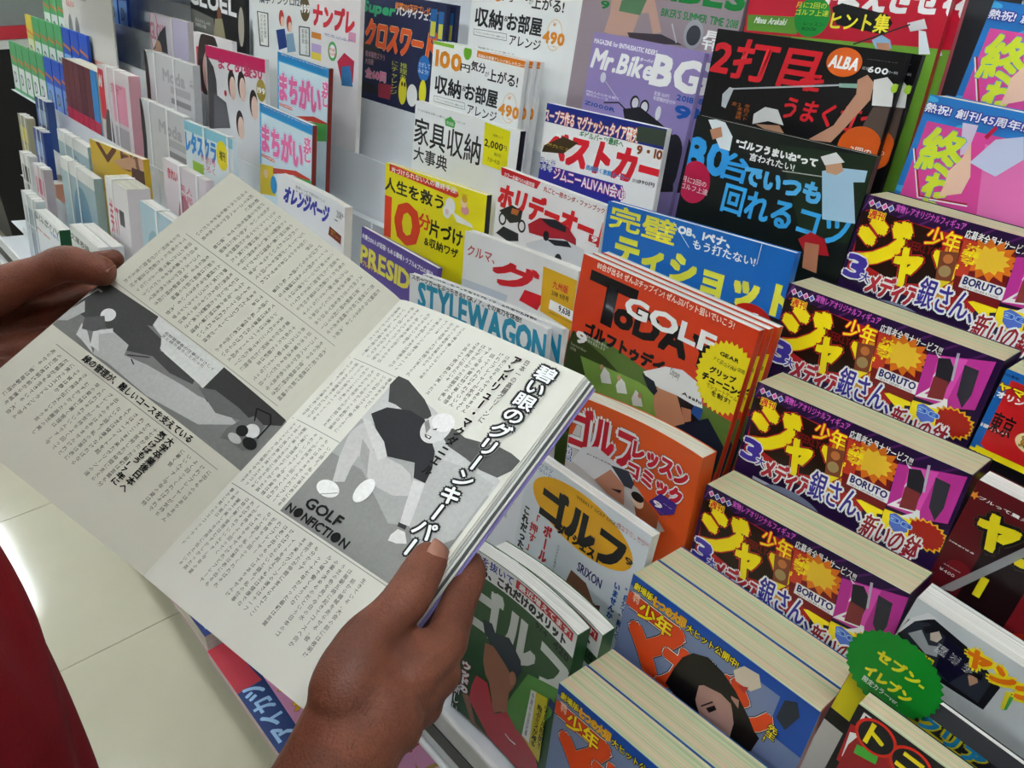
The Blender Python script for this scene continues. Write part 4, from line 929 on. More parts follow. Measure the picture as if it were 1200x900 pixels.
ART_lesson = [
  ('p', [(0, 0), (160, 0), (160, 300), (0, 300)], 'e45a20'),
  ('p', [(13.3, 14.3), (49.3, 64.0), (89.1, 68.8), (131.0, 95.0), (-33.3, 188.1), (-18.4, 57.7)], 'd4d0cc'),
  ('e', -17.3, 64.9, 14, 30, '5888b8'),
  ('t', '復活劇場\n田一雄', -29.2, 49.7, 8.0, 76.3, '1c50a0', {'b': 0.8, 'v': True, 'o': [(0.9, 'f4f4f2')]}),
  ('t', 'ゴルフ', 2.4, 11.5, 78.5, 56.5, 'd01c30', {'b': 3.6, 'o': [(5.2, '101014'), (4.6, 'f4f4f2')]}),
  ('t', 'レッスン', 77.7, 21.9, 145.3, 39.2, 'd01c30', {'b': 2.0, 'o': [(3.2, '101014'), (2.6, 'f4f4f2')]}),
  ('t', 'コミック', 75.1, 44.3, 142.9, 60.9, 'd01c30', {'b': 2.0, 'o': [(3.2, '101014'), (2.6, 'f4f4f2')]}),
  ('p', [(7.7, 73.9), (18.2, 53.8), (34.7, 46.3), (53.0, 52.4), (81.7, 58.0), (85.0, 68.4), (71.1, 75.5), (35.0, 83.6)], 'e4e4e4'),
  ('p', [(54.2, 59.2), (75.9, 56.0), (85.3, 65.8), (83.1, 73.1), (73.7, 74.2)], '383c48'),
  ('t', 'PING', 24.9, 58.2, 54.2, 59.2, '101014', {'b': 0.9}),
  ('p', [(38.0, 83.4), (55.0, 63.8), (73.7, 74.2), (77.4, 94.7), (54.1, 91.8)], 'c08468'),
  ('p', [(58.6, 84.4), (72.0, 80.0), (70.0, 84.8)], '201410'),
  ('p', [(87.5, 81.9), (98.1, 73.9), (121.0, 83.5), (121.3, 98.1), (95.4, 102.5)], 'a05028'),
  ('e', 93.8, 82.3, 7, 7, 'f0d0b0'),
  ('e', 91.9, 77.6, 8, 5, '181010'),
  ('p', [(106.2, 74.5), (118.7, 58.9), (140.0, 59.0), (138.6, 70.3), (123.1, 81.2)], '402888'),
  ('t', '9', 111.7, 69.2, 123.2, 75.1, 'f4f4f2', {'b': 1.2}),
  ('t', '月号', 123.3, 66.7, 135.5, 67.3, 'f4f4f2', {'b': 0.6}),
  ('t', '9月8日発売!', 113.4, 77.9, 137.7, 78.0, 'f4f4f2', {'b': 0.5, 'o': [(1.4, 'c82030')]})]
magazine('lesson', 'comic_monthly', 'golf comic magazine with red lettering and white cap on orange cover, fat curled pages', 'comic magazine', None, -457.6, -350.8, 558.0, 158.0, 269.3, 22, roll=2.91, art=ART_lesson, copies=[], cover='e05c20', pages='gray', bend=9)
ART_weekly = [
  ('p', [(0, 0), (160, 0), (160, 300), (0, 300)], 'e2e8ec'),
  ('t', 'バカラダ\nはないカラダ', 7.7, 3.7, 45.6, 14.2, '2468b0', {'b': 0.8}),
  ('p', [(143.0, 44.7), (140.1, 49.5), (135.5, 53.9), (129.2, 57.9), (121.4, 61.3), (112.2, 63.9), (101.8, 65.8), (90.7, 66.8), (79.0, 66.9), (67.1, 66.0), (55.5, 64.1), (44.5, 61.4), (34.6, 57.7), (26.0, 53.4), (19.1, 48.4), (14.2, 43.1), (11.5, 37.5), (11.0, 31.9), (12.7, 26.4), (16.6, 21.4), (22.4, 16.8), (30.0, 12.9), (39.0, 9.8), (49.2, 7.6), (60.1, 6.3), (71.4, 5.8), (82.8, 6.3), (94.0, 7.7), (104.6, 9.9), (114.3, 12.8), (123.0, 16.3), (130.4, 20.4), (136.3, 24.9), (140.6, 29.7), (143.2, 34.7), (144.0, 39.7)], 'f0b018'),
  ('t', 'ゴルフ', 27.1, 21.6, 131.9, 59.8, '101014', {'b': 4.2}),
  ('t', 'ダイジェスト', 52.6, 53.0, 110.8, 64.8, '101014', {'b': 0.9}),
  ('t', 'WEEKLY GOLF DIGEST', 66.8, 11.0, 122.8, 14.5, '403010', {}),
  ('t', '9', 135.2, 36.2, 144.0, 43.1, '403010', {'b': 0.5}),
  ('t', 'ボールを', 36.0, 65.9, 46.0, 126.6, 'c81c28', {'b': 1.2, 'v': True}),
  ('t', '「押す」', 16.9, 62.5, 27.9, 111.3, 'c81c28', {'b': 1.4, 'v': True}),
  ('t', 'これだったか!', 4.6, 62.9, 13.6, 137.4, '202020', {'b': 0.9, 'v': True}),
  ('t', 'イマドキの飛ばしはこう', 56.6, 77.8, 59.6, 122.8, '303030', {'v': True}),
  ('t', '勝みなみ、飯田広基\n力感スウィング', 118.1, 8.8, 160.7, 14.6, 'c84040', {}),
  ('p', [(76.3, 109.7), (79.9, 92.2), (99.3, 92.2), (113.5, 103.0), (118.2, 121.3), (105.5, 131.6), (85.8, 132.3)], '8c5c44'),
  ('p', [(78.3, 93.4), (89.3, 75.3), (109.6, 73.7), (121.2, 89.7), (121.2, 104.1), (113.5, 110.3), (100.1, 95.2)], 'e4e8ec'),
  ('t', 'SRIXON', 86.3, 78.5, 117.3, 89.1, '1c3070', {'b': 0.8}),
  ('p', [(86.8, 120.2), (92.6, 119.4), (101.5, 123.6), (96.6, 127.5)], 'f4f4f2'),
  ('p', [(113.9, 111.8), (122.0, 107.1), (122.5, 115.9), (116.6, 122.5)], '602828'),
  ('p', [(72.0, 122.3), (78.6, 116.1), (84.2, 125.9), (77.1, 129.7)], '28809c'),
  ('t', '"自分で"難しく', 143.8, 67.4, 150.8, 128.8, '1c50a0', {'b': 0.7, 'v': True}),
  ('t', 'いませんか?', 131.1, 69.9, 138.1, 121.3, '1c50a0', {'b': 0.7, 'v': True})]
magazine('weekly', 'magazine', 'white golf weekly with yellow ellipse and laughing golfer in white cap', 'magazine', None, -453.2, -398.5, 502.0, 156.0, 298.0, 11, roll=-2.00, art=ART_weekly, copies=[], cover='e2e6ea')
ART_green = [
  ('p', [(0, 0), (170, 0), (170, 320), (0, 320)], '2c5830'),
  ('p', [(0, 0), (170, 0), (170, 26), (0, 26)], 'eceeee'),
  ('p', [(0, 0), (170, 0), (170, 27), (0, 27)], 'eceeee'),
  ('t', '芯を抜いて', 4, 3, 56, 13, '2c3c98', {'b': 0.8}),
  ('t', 'れる、これだけのメリット', 4, 14, 132, 25, '16181c', {'b': 0.9}),
  ('p', [(60, 2), (140, 2), (140, 12), (60, 12)], 'c82430'),
  ('t', '最近増えてます!', 64, 3.5, 137, 10.5, 'f4f4f2', {'b': 0.6}),
  ('t', '9/4', 92, 29, 108, 35, '122018', {'b': 0.4}),
  ('t', '420', 118, 29, 140, 37, '122018', {'b': 0.7}),
  ('t', 'ゴルフ', 8, 36, 142, 92, 'd4dad4', {'b': 3.6}),
  ('p', [(71.9, 156.2), (94.0, 94.4), (136.1, 74.0), (133.8, 110.7), (87.0, 240.3)], '5c9c44'),
  ('p', [(26.2, 77.9), (44.2, 81.1), (72.3, 110.9), (42.6, 105.4)], '182c1c'),
  ('p', [(34.4, 128.0), (33.3, 102.8), (44.4, 98.7), (63.4, 108.4), (73.1, 115.3), (79.2, 125.5), (72.3, 142.3), (76.5, 165.5), (55.3, 180.1), (50.4, 151.5), (39.8, 142.1)], 'a87050'),
  ('p', [(25.8, 75.7), (38.5, 73.1), (44.2, 81.1), (62.7, 73.5), (81.8, 87.4), (85.4, 99.4), (78.8, 115.5), (63.4, 108.4), (44.4, 98.7), (31.4, 91.5)], '20303c'),
  ('e', 75.7, 116.9, 5, 9, 'b87c60'),
  ('p', [(28.4, 152.1), (44.2, 150.3), (58.7, 182.4), (75.6, 164.3), (92.2, 172.8), (121.7, 174.1), (133.2, 191.0), (131.4, 222.7), (68.1, 292.9), (57.5, 258.0), (23.0, 192.6), (24.3, 170.3)], 'c43840'),
  ('p', [(13.0, 191.1), (22.1, 187.0), (36.4, 216.8), (61.5, 253.8), (58.1, 261.9), (30.4, 240.4)], '9c6c50'),
  ('p', [(45.9, 146.8), (74.3, 133.3), (74.9, 160.8), (58.6, 181.5)], 'a87050'),
  ('l', [(78.5, 192.7), (85.3, 194.3), (94.8, 192.2)], 1.6, 'f4f4f2'),
  ('t', 'ウッドの', 8.5, 144.9, 19.5, 187.3, 'f4f4f2', {'b': 1.2, 'o': [(1.4, 'a02028')], 'v': True}),
  ('t', '新しい時代', 1.5, 181.8, 10.5, 256.2, 'f4f4f2', {'b': 1, 'o': [(1.6, '202020')], 'v': True}),
  ('t', 'CONCEPT', -10.9, 203.2, -4.0, 241.1, 'f4f4f2', {'b': 0.6, 'o': [(1.4, '202020')], 'v': True}),
  ('p', [(103.3, 106.0), (125.7, 95.8), (130.8, 179.0), (101.6, 171.8)], 'd8c828'),
  ('p', [(102.4, 106.7), (109.6, 103.0), (112.9, 170.8), (101.4, 171.0)], 'f4f4f2'),
  ('t', 'ソール形状で', 123.3, 106.7, 129.3, 162.9, '16181c', {'b': 0.7, 'v': True}),
  ('t', '飛ぶミスが減る', 114.6, 113.6, 121.6, 168.1, '16181c', {'b': 0.7, 'v': True}),
  ('t', '今週の注目記事', 104.5, 107.6, 108.0, 166.6, '202020', {'v': True}),
  ('p', [(128, 92), (160, 92), (160, 102), (128, 102)], '20306c')]
magazine('green', 'magazine', 'green golf weekly with golfer in red shirt and dark cap, front copy with curled pages', 'magazine', 'green golf weeklies with golfer in red shirt', -449.5, -482.7, 432.0, 145.2, 220.6, 17, roll=-0.60, art=ART_green, copies=[(13, 18, 'green golf weekly, rear copy showing its right edge')], cover='2c5c34', bend=7)
ART_glow = [
  ('p', [(0, 0), (230, 0), (230, 240), (0, 240)], 'dcd4dc'),
  ('e', 24.8, 37.8, 26, 52, 'c04868'),
  ('e', 24.8, 37.8, 22, 46, 'dcd4d8'),
  ('t', 'GLOW', 0.9, 21.0, 101.0, 58.3, 'c87890', {'b': 1.0}),
  ('p', [(15.6, 81.0), (60.4, 40.5), (99.5, 20.8), (105.0, 83.2)], '3c3c44'),
  ('e', 47.8, 80.5, 20, 22, 'c89878'),
  ('t', '大人の\n美容液', 133.8, 20.4, 197.3, 62.7, '484060', {'b': 0.8}),
  ('p', [(140, 0), (230, 0), (230, 240), (140, 240)], 'c8c0d8')]
magazine('glow', 'magazine', 'gift magazine with pink ring letter and dark portrait, white strap, under the shelf end', 'magazine', None, -2174.5, -132.8, 787.0, 230.0, 159.0, 14, roll=0.00, art=ART_glow, copies=[], cover='dcd4d8', strap=[0.6])
ART_cluel = [
  ('p', [(0, 0), (290, 0), (290, 300), (0, 300)], '1c1c1e'),
  ('t', 'CLUEL', -10.6, 7.2, 243.2, 41.4, 'ececec', {'b': 3.4}),
  ('p', [(-7.7, 53.0), (126.2, 60.7), (131.1, 96.3), (-14.3, 110.7)], '787870'),
  ('e', 157.1, 47.8, 12, 16, '7c4c38'),
  ('p', [(133.9, 59.7), (171.4, 54.8), (190.6, 99.8), (122.7, 106.7)], 'a09878'),
  ('e', 267.1, 59.6, 14, 40, 'b8b0a0'),
  ('t', '大人のおしゃれ\nな毎日の服', 23.1, 70.9, 108.7, 88.8, 'f4f4f2', {'b': 0.4})]
magazine('cluel', 'magazine', 'black fashion magazine with tall white letters and standing woman', 'magazine', None, -2056.6, -55.4, 844.0, 290.0, 144.4, 8, roll=-2.00, art=ART_cluel, copies=[], cover='1c1c1e')
ART_eletter = [
  ('p', [(0, 0), (200, 0), (200, 260), (0, 260)], 'e8e4e4'),
  ('p', [(12, 30), (36, 30), (36, 120), (12, 120)], 'd82834'),
  ('p', [(12, 30), (60, 30), (60, 50), (12, 50)], 'd82834'),
  ('p', [(12, 66), (52, 66), (52, 84), (12, 84)], 'd82834'),
  ('p', [(12, 104), (60, 104), (60, 124), (12, 124)], 'd82834'),
  ('e', 77.8, 65.9, 60, 80, '3a2c2c'),
  ('e', 76.4, 78.0, 34, 46, 'd8a898')]
magazine('eletter', 'magazine', 'fashion magazine with red letter E and dark-haired woman', 'magazine', None, -1913.4, -148.0, 787.0, 200.0, 143.8, 9, roll=0.00, art=ART_eletter, copies=[], cover='e4e0e0')
ART_mgift = [
  ('p', [(0, 0), (280, 0), (280, 300), (0, 300)], 'cccccc'),
  ('e', -8.4, 83.2, 34, 100, '2c2826'),
  ('e', -13.4, 97.0, 18, 40, 'a87860'),
  ('t', 'Moda', 108.3, 28.9, 231.6, 54.2, 'a8a8ac', {'b': 2.0}),
  ('e', 230, 160, 20, 20, '303030'),
  ('p', [(150, 60), (260, 60), (260, 76), (150, 76)], 'b0b0b0'),
  ('p', [(150, 86), (260, 86), (260, 98), (150, 98)], '8c8c8c'),
  ('p', [(168, 120), (262, 120), (262, 220), (168, 220)], 'f0f0f0'),
  ('e', 120, 190, 22, 50, '3c3c3c'),
  ('t', 'バッグつき\n特別付録', 258.7, 31.9, 344.2, 48.0, '484848', {'b': 1.0})]
magazine('mgift', 'magazine', 'silver gift magazine with dark portrait and thin letters, upper of two', 'magazine', None, -2067.6, -206.6, 730.0, 280.0, 167.2, 16, roll=0.00, art=ART_mgift, copies=[], cover='c8c8c8', strap=[0.22, 0.62])
magazine('mgift2', 'magazine', 'silver gift magazine with dark portrait and thin letters, lower of two', 'magazine', None, -1957.5, -299.4, 673.0, 250.0, 156.4, 16, roll=0.00, art=ART_mgift, copies=[], cover='c8c8c8', strap=[0.22, 0.62])
ART_redw = [
  ('p', [(0, 0), (215, 0), (215, 300), (0, 300)], 'dcd0d0'),
  ('p', [(95, 30), (190, 30), (190, 120), (95, 120)], 'e898b0'),
  ('p', [(0, 10), (40, 10), (40, 130), (0, 130)], 'd83040'),
  ('t', '雑誌付録\n大特集\nポーチ', 83.4, 33.1, 165.1, 53.2, 'b02848', {'b': 1.2}),
  ('p', [(95, 130), (190, 130), (190, 240), (95, 240)], 'b0a8a8'),
  ('e', 50, 190, 30, 90, '58504c'),
  ('p', [(110, 220), (200, 220), (200, 300), (110, 300)], 'e898b0'),
  ('t', 'Ｗ', -4.5, 25.8, 26.9, 51.4, 'f4f4f2', {'b': 2})]
magazine('redw', 'magazine', 'pink gift magazine with red letter at left and white strap', 'magazine', None, -2234.2, -262.6, 673.0, 215.0, 193.2, 26, roll=0.00, art=ART_redw, copies=[], cover='e0a8b4', strap=[0.3, 0.55])
ART_very1 = [
  ('p', [(0, 0), (330, 0), (330, 330), (0, 330)], 'dcb42c'),
  ('t', 'V', 46.2, 1.6, 176.2, 34.1, '6c2c14', {'b': 4.0}),
  ('t', 'ERY', 203.5, -12.9, 400.1, 33.5, '6c2c14', {'b': 4.0}),
  ('p', [(146.8, 27.7), (256.9, 5.4), (294.9, 6.8), (278.0, 29.4), (206.2, 36.7)], 'c89878'),
  ('e', 312.9, -5.6, 30, 42, '7c5030'),
  ('e', 322.3, 2.9, 20, 28, 'e0b090'),
  ('p', [(260.0, 25.3), (336.1, 23.9), (361.8, 59.5), (337.5, 111.3), (237.4, 123.4)], '4c1c20'),
  ('t', '働くママの秋服\n大特集', 6.4, 96.9, 92.6, 112.9, '6c2c14', {'b': 1.0})]
magazine('very1', 'magazine', 'yellow fashion magazine with tall maroon letters and woman in dark dress', 'magazine', None, -1968.1, -390.3, 560.0, 330.0, 230.0, 12, roll=4.00, art=ART_very1, copies=[], cover='d8b030')
ART_pinkgift = [
  ('p', [(0, 0), (190, 0), (190, 300), (0, 300)], 'e0d4d8'),
  ('t', 'きれい', 21.7, 14.1, 66.1, 32.2, 'd03850', {'b': 1.6}),
  ('e', 90, 110, 30, 60, 'b06878'),
  ('t', '美人\n図鑑', 74.1, 30.3, 130.2, 60.1, 'c82c58', {'b': 1.8}),
  ('p', [(120, 150), (180, 150), (180, 230), (120, 230)], 'c87890')]
magazine('pinkgift', 'magazine', 'pink and white gift magazine with white strap right of the yellow magazine', 'magazine', None, -1531.8, -340.0, 559.0, 190.0, 279.8, 14, roll=0.00, art=ART_pinkgift, copies=[], cover='e0d0d4', strap=[0.4, 0.8])
ART_bluegift = [
  ('p', [(0, 0), (150, 0), (150, 200), (0, 200)], 'b0ccd8'),
  ('e', 60, 90, 36, 50, '88b0c4'),
  ('e', 100, 60, 30, 30, 'd8e4e8')]
magazine('bluegift', 'magazine', 'pale blue gift pack leaning under the pink gift magazine', 'magazine', None, -1445.1, -393.4, 482.0, 150.0, 308.4, 22, roll=0.00, art=ART_bluegift, copies=[], cover='a8c8d8', strap=[0.5])
ART_whiteroll = [
  ('p', [(0, 0), (120, 0), (120, 240), (0, 240)], 'e8e4e4'),
  ('t', '美ST', 12, 40, 60, 110, 'd02858', {'b': 2}),
  ('p', [(66, 50), (92, 50), (92, 80), (66, 80)], '303038'),
  ('p', [(12, 120), (50, 120), (50, 160), (12, 160)], 'e0708c')]
magazine('whiteroll', 'magazine', 'white gift magazine with pink lettering standing beside the yellow magazine', 'magazine', None, -1651.6, -397.1, 490.0, 120.0, 304.7, 42, roll=0.00, art=ART_whiteroll, copies=[], cover='e4e0e0', strap=[0.3], pages='gray')
ART_bluedress1 = [
  ('p', [(0, 0), (230, 0), (230, 26), (0, 26)], 'e4e4e0'),
  ('p', [(50, 26), (230, 26), (230, 240), (50, 240)], '98b0b8'),
  ('e', 170, 180, 40, 60, '3c5c6c'),
  ('e', 130, 120, 60, 80, '5c88a0')]
magazine('bluedress1', 'magazine', 'gift magazine with blue dress cover and white strap, upper of two', 'magazine', None, -2214.0, -413.5, 559.0, 230.0, 206.3, 18, roll=0.00, art=ART_bluedress1, copies=[], cover='a0b8bc', strap=[0.25, 0.5])
magazine('bluedress2', 'magazine', 'gift magazine with blue dress cover and white strap, lower of two', 'magazine', None, -1996.3, -432.1, 502.0, 230.0, 269.7, 18, roll=0.00, art=ART_bluedress1, copies=[], cover='a0b8bc', strap=[0.25, 0.5])
ART_posture = [
  ('p', [(0, 0), (180, 0), (180, 150), (0, 150)], 'eef0ee'),
  ('t', '老けない人の', -10.6, 20.5, 220.7, 2.6, '282828', {'b': 1.6}),
  ('t', '姿勢', -9.0, 44.0, 104.5, 39.7, 'd02838', {'b': 2.0}),
  ('t', '&眼のケア', 110.7, 26.4, 222.0, 18.9, '2878c0', {'b': 1.6})]
magazine('posture', 'book', 'white health book with red and blue kanji, at the hand', 'book', None, -2009.1, -552.7, 440.0, 180.0, 152.1, 24, roll=0.00, art=ART_posture, copies=[], cover='eceeec', spine='205838')
ART_timebook = [
  ('p', [(0, 0), (170, 0), (170, 150), (0, 150)], 'e4e6e4'),
  ('t', '文庫表時', -1.1, 15.9, 112.7, 29.3, '202020', {'b': 0.8})]
magazine('timebook', 'book', 'white paperback with thin black kanji at the fingertips, front copy', 'book', 'white paperbacks with thin black kanji', -1701.0, -501.4, 430.0, 170.0, 203.4, 21, roll=0.00, art=ART_timebook, copies=[(4, 22.5, 'white paperback with thin black kanji at the fingertips, rear copy')], cover='e0e2e0')
ART_peach = [
  ('p', [(0, 0), (110, 0), (110, 180), (0, 180)], 'dca488'),
  ('p', [(0, 0), (60, 0), (60, 30), (0, 30)], 'a0c0a8'),
  ('e', 60, 90, 30, 60, 'e8c0a0')]
magazine('peach', 'comic_book', 'small peach-coloured gift comic with pale green corner, left of the blue dress magazines', 'comic book', None, -2409.1, -572.0, 560.0, 110.0, 47.8, 40, roll=0.00, art=ART_peach, copies=[], cover='d89c80', pages='gray')
ART_fa = [
  ('p', [(0, 0), (110, 0), (110, 260), (0, 260)], '34508c'),
  ('p', [(16.5, 30), (93.5, 30), (93.5, 70), (16.5, 70)], 'a8c0e0'),
  ('e', 55.0, 120, 27.5, 30, 'a8c0e0'),
  ('t', '付録', 22.0, 76, 77.0, 96, 'a8c0e0', {'b': 1})]
magazine('fa', 'magazine', 'dark blue gift magazine with pale stripe at the far end of the middle rows', 'magazine', None, -2620.7, -400.6, 616.0, 110.0, 137.2, 20, roll=0.00, art=ART_fa, copies=[], cover='34508c', strap=[0.35, 0.75])
ART_fb = [
  ('p', [(0, 0), (90, 0), (90, 260), (0, 260)], 'a8a488'),
  ('p', [(13.5, 30), (76.5, 30), (76.5, 70), (13.5, 70)], 'e8d848'),
  ('e', 45.0, 120, 22.5, 30, 'e8d848'),
  ('t', '付録', 18.0, 76, 62.99999999999999, 96, 'e8d848', {'b': 1})]
magazine('fb', 'magazine', 'grey and yellow gift magazine at the far end, above the white ones', 'magazine', None, -2582.3, -440.4, 559.0, 90.0, 179.4, 20, roll=0.00, art=ART_fb, copies=[], cover='a8a488', strap=[0.35, 0.75])
ART_fc = [
  ('p', [(0, 0), (90, 0), (90, 260), (0, 260)], '2c4890'),
  ('p', [(13.5, 30), (76.5, 30), (76.5, 70), (13.5, 70)], '88a8d8'),
  ('e', 45.0, 120, 22.5, 30, '88a8d8'),
  ('t', '付録', 18.0, 76, 62.99999999999999, 96, '88a8d8', {'b': 1})]
magazine('fc', 'magazine', 'navy gift magazine beside the grey and yellow one at the far end', 'magazine', None, -2438.8, -450.6, 559.0, 90.0, 169.2, 20, roll=0.00, art=ART_fc, copies=[], cover='2c4890', strap=[0.35, 0.75])
ART_fd = [
  ('p', [(0, 0), (85, 0), (85, 260), (0, 260)], 'e0e0de'),
  ('p', [(12.75, 30), (72.25, 30), (72.25, 70), (12.75, 70)], '242424'),
  ('e', 42.5, 120, 21.25, 30, '242424'),
  ('t', '付録', 17.0, 76, 59.49999999999999, 96, '242424', {'b': 1})]
magazine('fd', 'magazine', 'white gift magazine with bold black figures, far end', 'magazine', None, -2360.2, -495.1, 502.0, 85.0, 206.7, 20, roll=0.00, art=ART_fd, copies=[], cover='e0e0de', strap=[0.35, 0.75])
ART_ff = [
  ('p', [(0, 0), (85, 0), (85, 260), (0, 260)], 'dcccd0'),
  ('p', [(12.75, 30), (72.25, 30), (72.25, 70), (12.75, 70)], 'c03c68'),
  ('e', 42.5, 120, 21.25, 30, 'c03c68'),
  ('t', '付録', 17.0, 76, 59.49999999999999, 96, 'c03c68', {'b': 1})]
magazine('ff', 'magazine', 'white and pink gift magazine right of the bold black figures, far end', 'magazine', None, -2239.5, -499.4, 502.0, 85.0, 202.4, 20, roll=0.00, art=ART_ff, copies=[], cover='dcccd0', strap=[0.35, 0.75])
ART_fg = [
  ('p', [(0, 0), (120, 0), (120, 260), (0, 260)], 'c8d0d0'),
  ('p', [(18.0, 30), (102.0, 30), (102.0, 70), (18.0, 70)], '90a0a8'),
  ('e', 60.0, 120, 30.0, 30, '90a0a8'),
  ('t', '付録', 24.0, 76, 84.0, 96, '90a0a8', {'b': 1})]
magazine('fg', 'magazine', 'pale grey strapped gift pack on the lowest step at the far end', 'magazine', None, -2134.1, -538.4, 445.0, 120.0, 166.4, 20, roll=0.00, art=ART_fg, copies=[], cover='c8d0d0', strap=[0.35, 0.75])

# ------------------------------------------------------------------ the shop: floor, walls, ceiling
def floor_mat():
    m = mat('d4cfb6', 0.10, 0.5, noise=0.05, nscale=9)
    return m
fm = floor_mat()
def struct(name, mb, **k): return mb.build(name, kind='structure', **k)
TILE = 0.623; X0 = -1.498 - 9 * TILE; Y0 = -0.62 - 4 * TILE
struct('floor', MB().box(-9, 4, -5, 5, -0.06, -0.004, mat('6f6b5e', 0.8)))
flo = bpy.data.objects['floor']
tb = MB(); tb.box(0, TILE - .0028, 0, TILE - .0028, -0.004, 0, fm); tile_me = tb.mesh('tile')
for i in range(15):
    for j in range(8):
        link('tile', tile_me, flo, Matrix.Translation((X0 + i * TILE, Y0 + j * TILE, 0)))
struct('ceiling', MB().box(-9, 4, -5, 5, CEIL, CEIL + .05, mat('d8d8d4', 0.9)))
struct('wall_back', MB().box(-9, 4, 1.62, 1.7, 0, CEIL, mat('c9ccca', 0.8)))
struct('wall_left', MB().box(-9.1, -9, -5, 5, 0, CEIL, mat('9aa09c', 0.8)))
struct('wall_right', MB().box(4, 4.1, -5, 5, 0, CEIL, mat('c8c8c4', 0.8)))
struct('wall_front', MB().box(-9, 4, -5.1, -5, 0, CEIL, mat('b8b4ac', 0.8)))
for (ly, xs) in LAMP_ROWS:
    for i, lx in enumerate(xs):
        r = empty('ceiling_lamp', 'white fluorescent ceiling lamp above the aisle' if ly > 0 else 'white fluorescent ceiling lamp over the shop behind', 'ceiling lamp', 'ceiling lamps over the aisle' if ly > 0 else 'ceiling lamps over the shop', Matrix.Translation((lx, ly, CEIL)))
        MB().box(-.64, .64, -.11, .11, -.03, 0, mat('e8e8e8', 0.5)).build('housing', r)
        em = mat('f4fbff', 0.4, emit=LAMP_STRENGTH)
        for dy in (-.05, .05):
            MB().tube([(-.6, dy, -.05), (.6, dy, -.05)], .016, em, 10).build('fluorescent_tube', r)

# ------------------------------------------------------------------ magazine rack: stepped shelves in bays 0.78 m wide
WM = mat('dfe3e6', 0.35, 0.5); GM = mat('b9bec2', 0.35)
DK = lambda k: 502 + 57 * k
UK = lambda k: -706 if k == -1 else -703 + 82 * k
RIS = {-1: 476, 0: 554}
def ris(k): return RIS.get(k, DK(k) + 52)
bays = [(-300, 480), (-1080, -300), (-1860, -1080), (-2640, -1860), (-3130, -2640)]
lab = ['white stepped magazine shelving holding the thick comic weeklies', 'white stepped magazine shelving behind the golf and car magazines', 'white stepped magazine shelving behind the pink puzzle magazines', 'white stepped magazine shelving behind the strapped gift magazines', 'white stepped magazine shelving at the far left end']
for (xa, xb), lb_ in zip(bays, lab):
    root = empty('magazine_rack', lb_, 'magazine rack', None, rkM(xa, -1500, 520))
    root.matrix_world = Matrix.Translation((xa / 1000, 0, 0))
    RM = Matrix.Translation((-xa / 1000, 0, 0))
    def pnl(name, u0, u1, d0, d1, m=WM, x0=xa + 2, x1=xb - 2):
        P = [rk(x, u, d) for d in (d0, d1) for u in (u0, u1) for x in (x0, x1)]
        MB().add(P, [(0, 1, 3, 2), (4, 6, 7, 5), (0, 4, 5, 1), (2, 3, 7, 6), (0, 2, 6, 4), (1, 5, 7, 3)], m).build(name, root, RM)
    for k in range(-1, 8):
        d1 = ris(k); u1 = UK(k + 1) + 18; xe = max(xa, {-1: -2330, 0: -2460, 1: -2640, 2: -2740}.get(k, -3130)) + 2
        if xe > xb: continue
        if k == 7: u1 = UK(k) + 260
        pnl('riser', UK(k) - 2, u1, d1, d1 + 1.6, WM, xe)
        if xa == -1080 and k >= 4: pnl('dark_overlay', UK(k) + 2, u1 - 1, d1 - 1.2, d1 - .2, mat('26262a', .5), -790)  # dark sheet laid over part of the white riser on the upper steps
        prev = ris(k - 1) + 1.7 if k > -1 else 383
        pnl('shelf', UK(k) - 3, UK(k) - 1.2, prev, d1 - .1, WM, xe)
    # side cheek: thin stepped plate at each end of the bay, kept behind the covers
    for xs in (xa, xb - 1.6):
        for k in range(-1, 8):
            if xs < {-1: -2330, 0: -2460, 1: -2640, 2: -2740}.get(k, -3130): continue
            pnl('divider', UK(k) - 2, UK(k) + 30, ris(k) + 2, ris(k) + 30, GM, xs, xs + 1.5)
    # base deck and back
    xd = max(xa, -2330) / 1000
    if xd > xb / 1000: continue
    MB().box(xd, xb / 1000 - .002, .296, 1.40, .172, .19, WM).build('base_deck', root, RM)
    MB().box(xd, xb / 1000 - .002, .50, 1.40, 0, .172, GM).build('plinth', root, RM)
    MB().box(xd, xb / 1000 - .002, 1.40, 1.43, 0, 1.75, GM).build('back_panel', root, RM)
    pnl('header_panel', 140, 330, 1010, 1014, mat('5c5f62', .5))
    # front lip of the lowest step: white board between two rods, black label strip along it
    wm = mat('f0f0f0', 0.25, 0.6)
    xe = xd * 1000 + 2
    pnl('front_lip', -704, -648, 384, 385.5, WM, xe)
    pnl('label_strip', -690, -672, 382.6, 383.9, mat('202024', .4), xe)
    MB().tube([rk(xe + 2, -645, 384), rk(xb - 4, -645, 384)], .0035, wm).build('wire_rail', root, RM)
    MB().tube([rk(xe + 2, -706, 380), rk(xb - 4, -706, 380)], .0035, wm).build('wire_rail', root, RM)

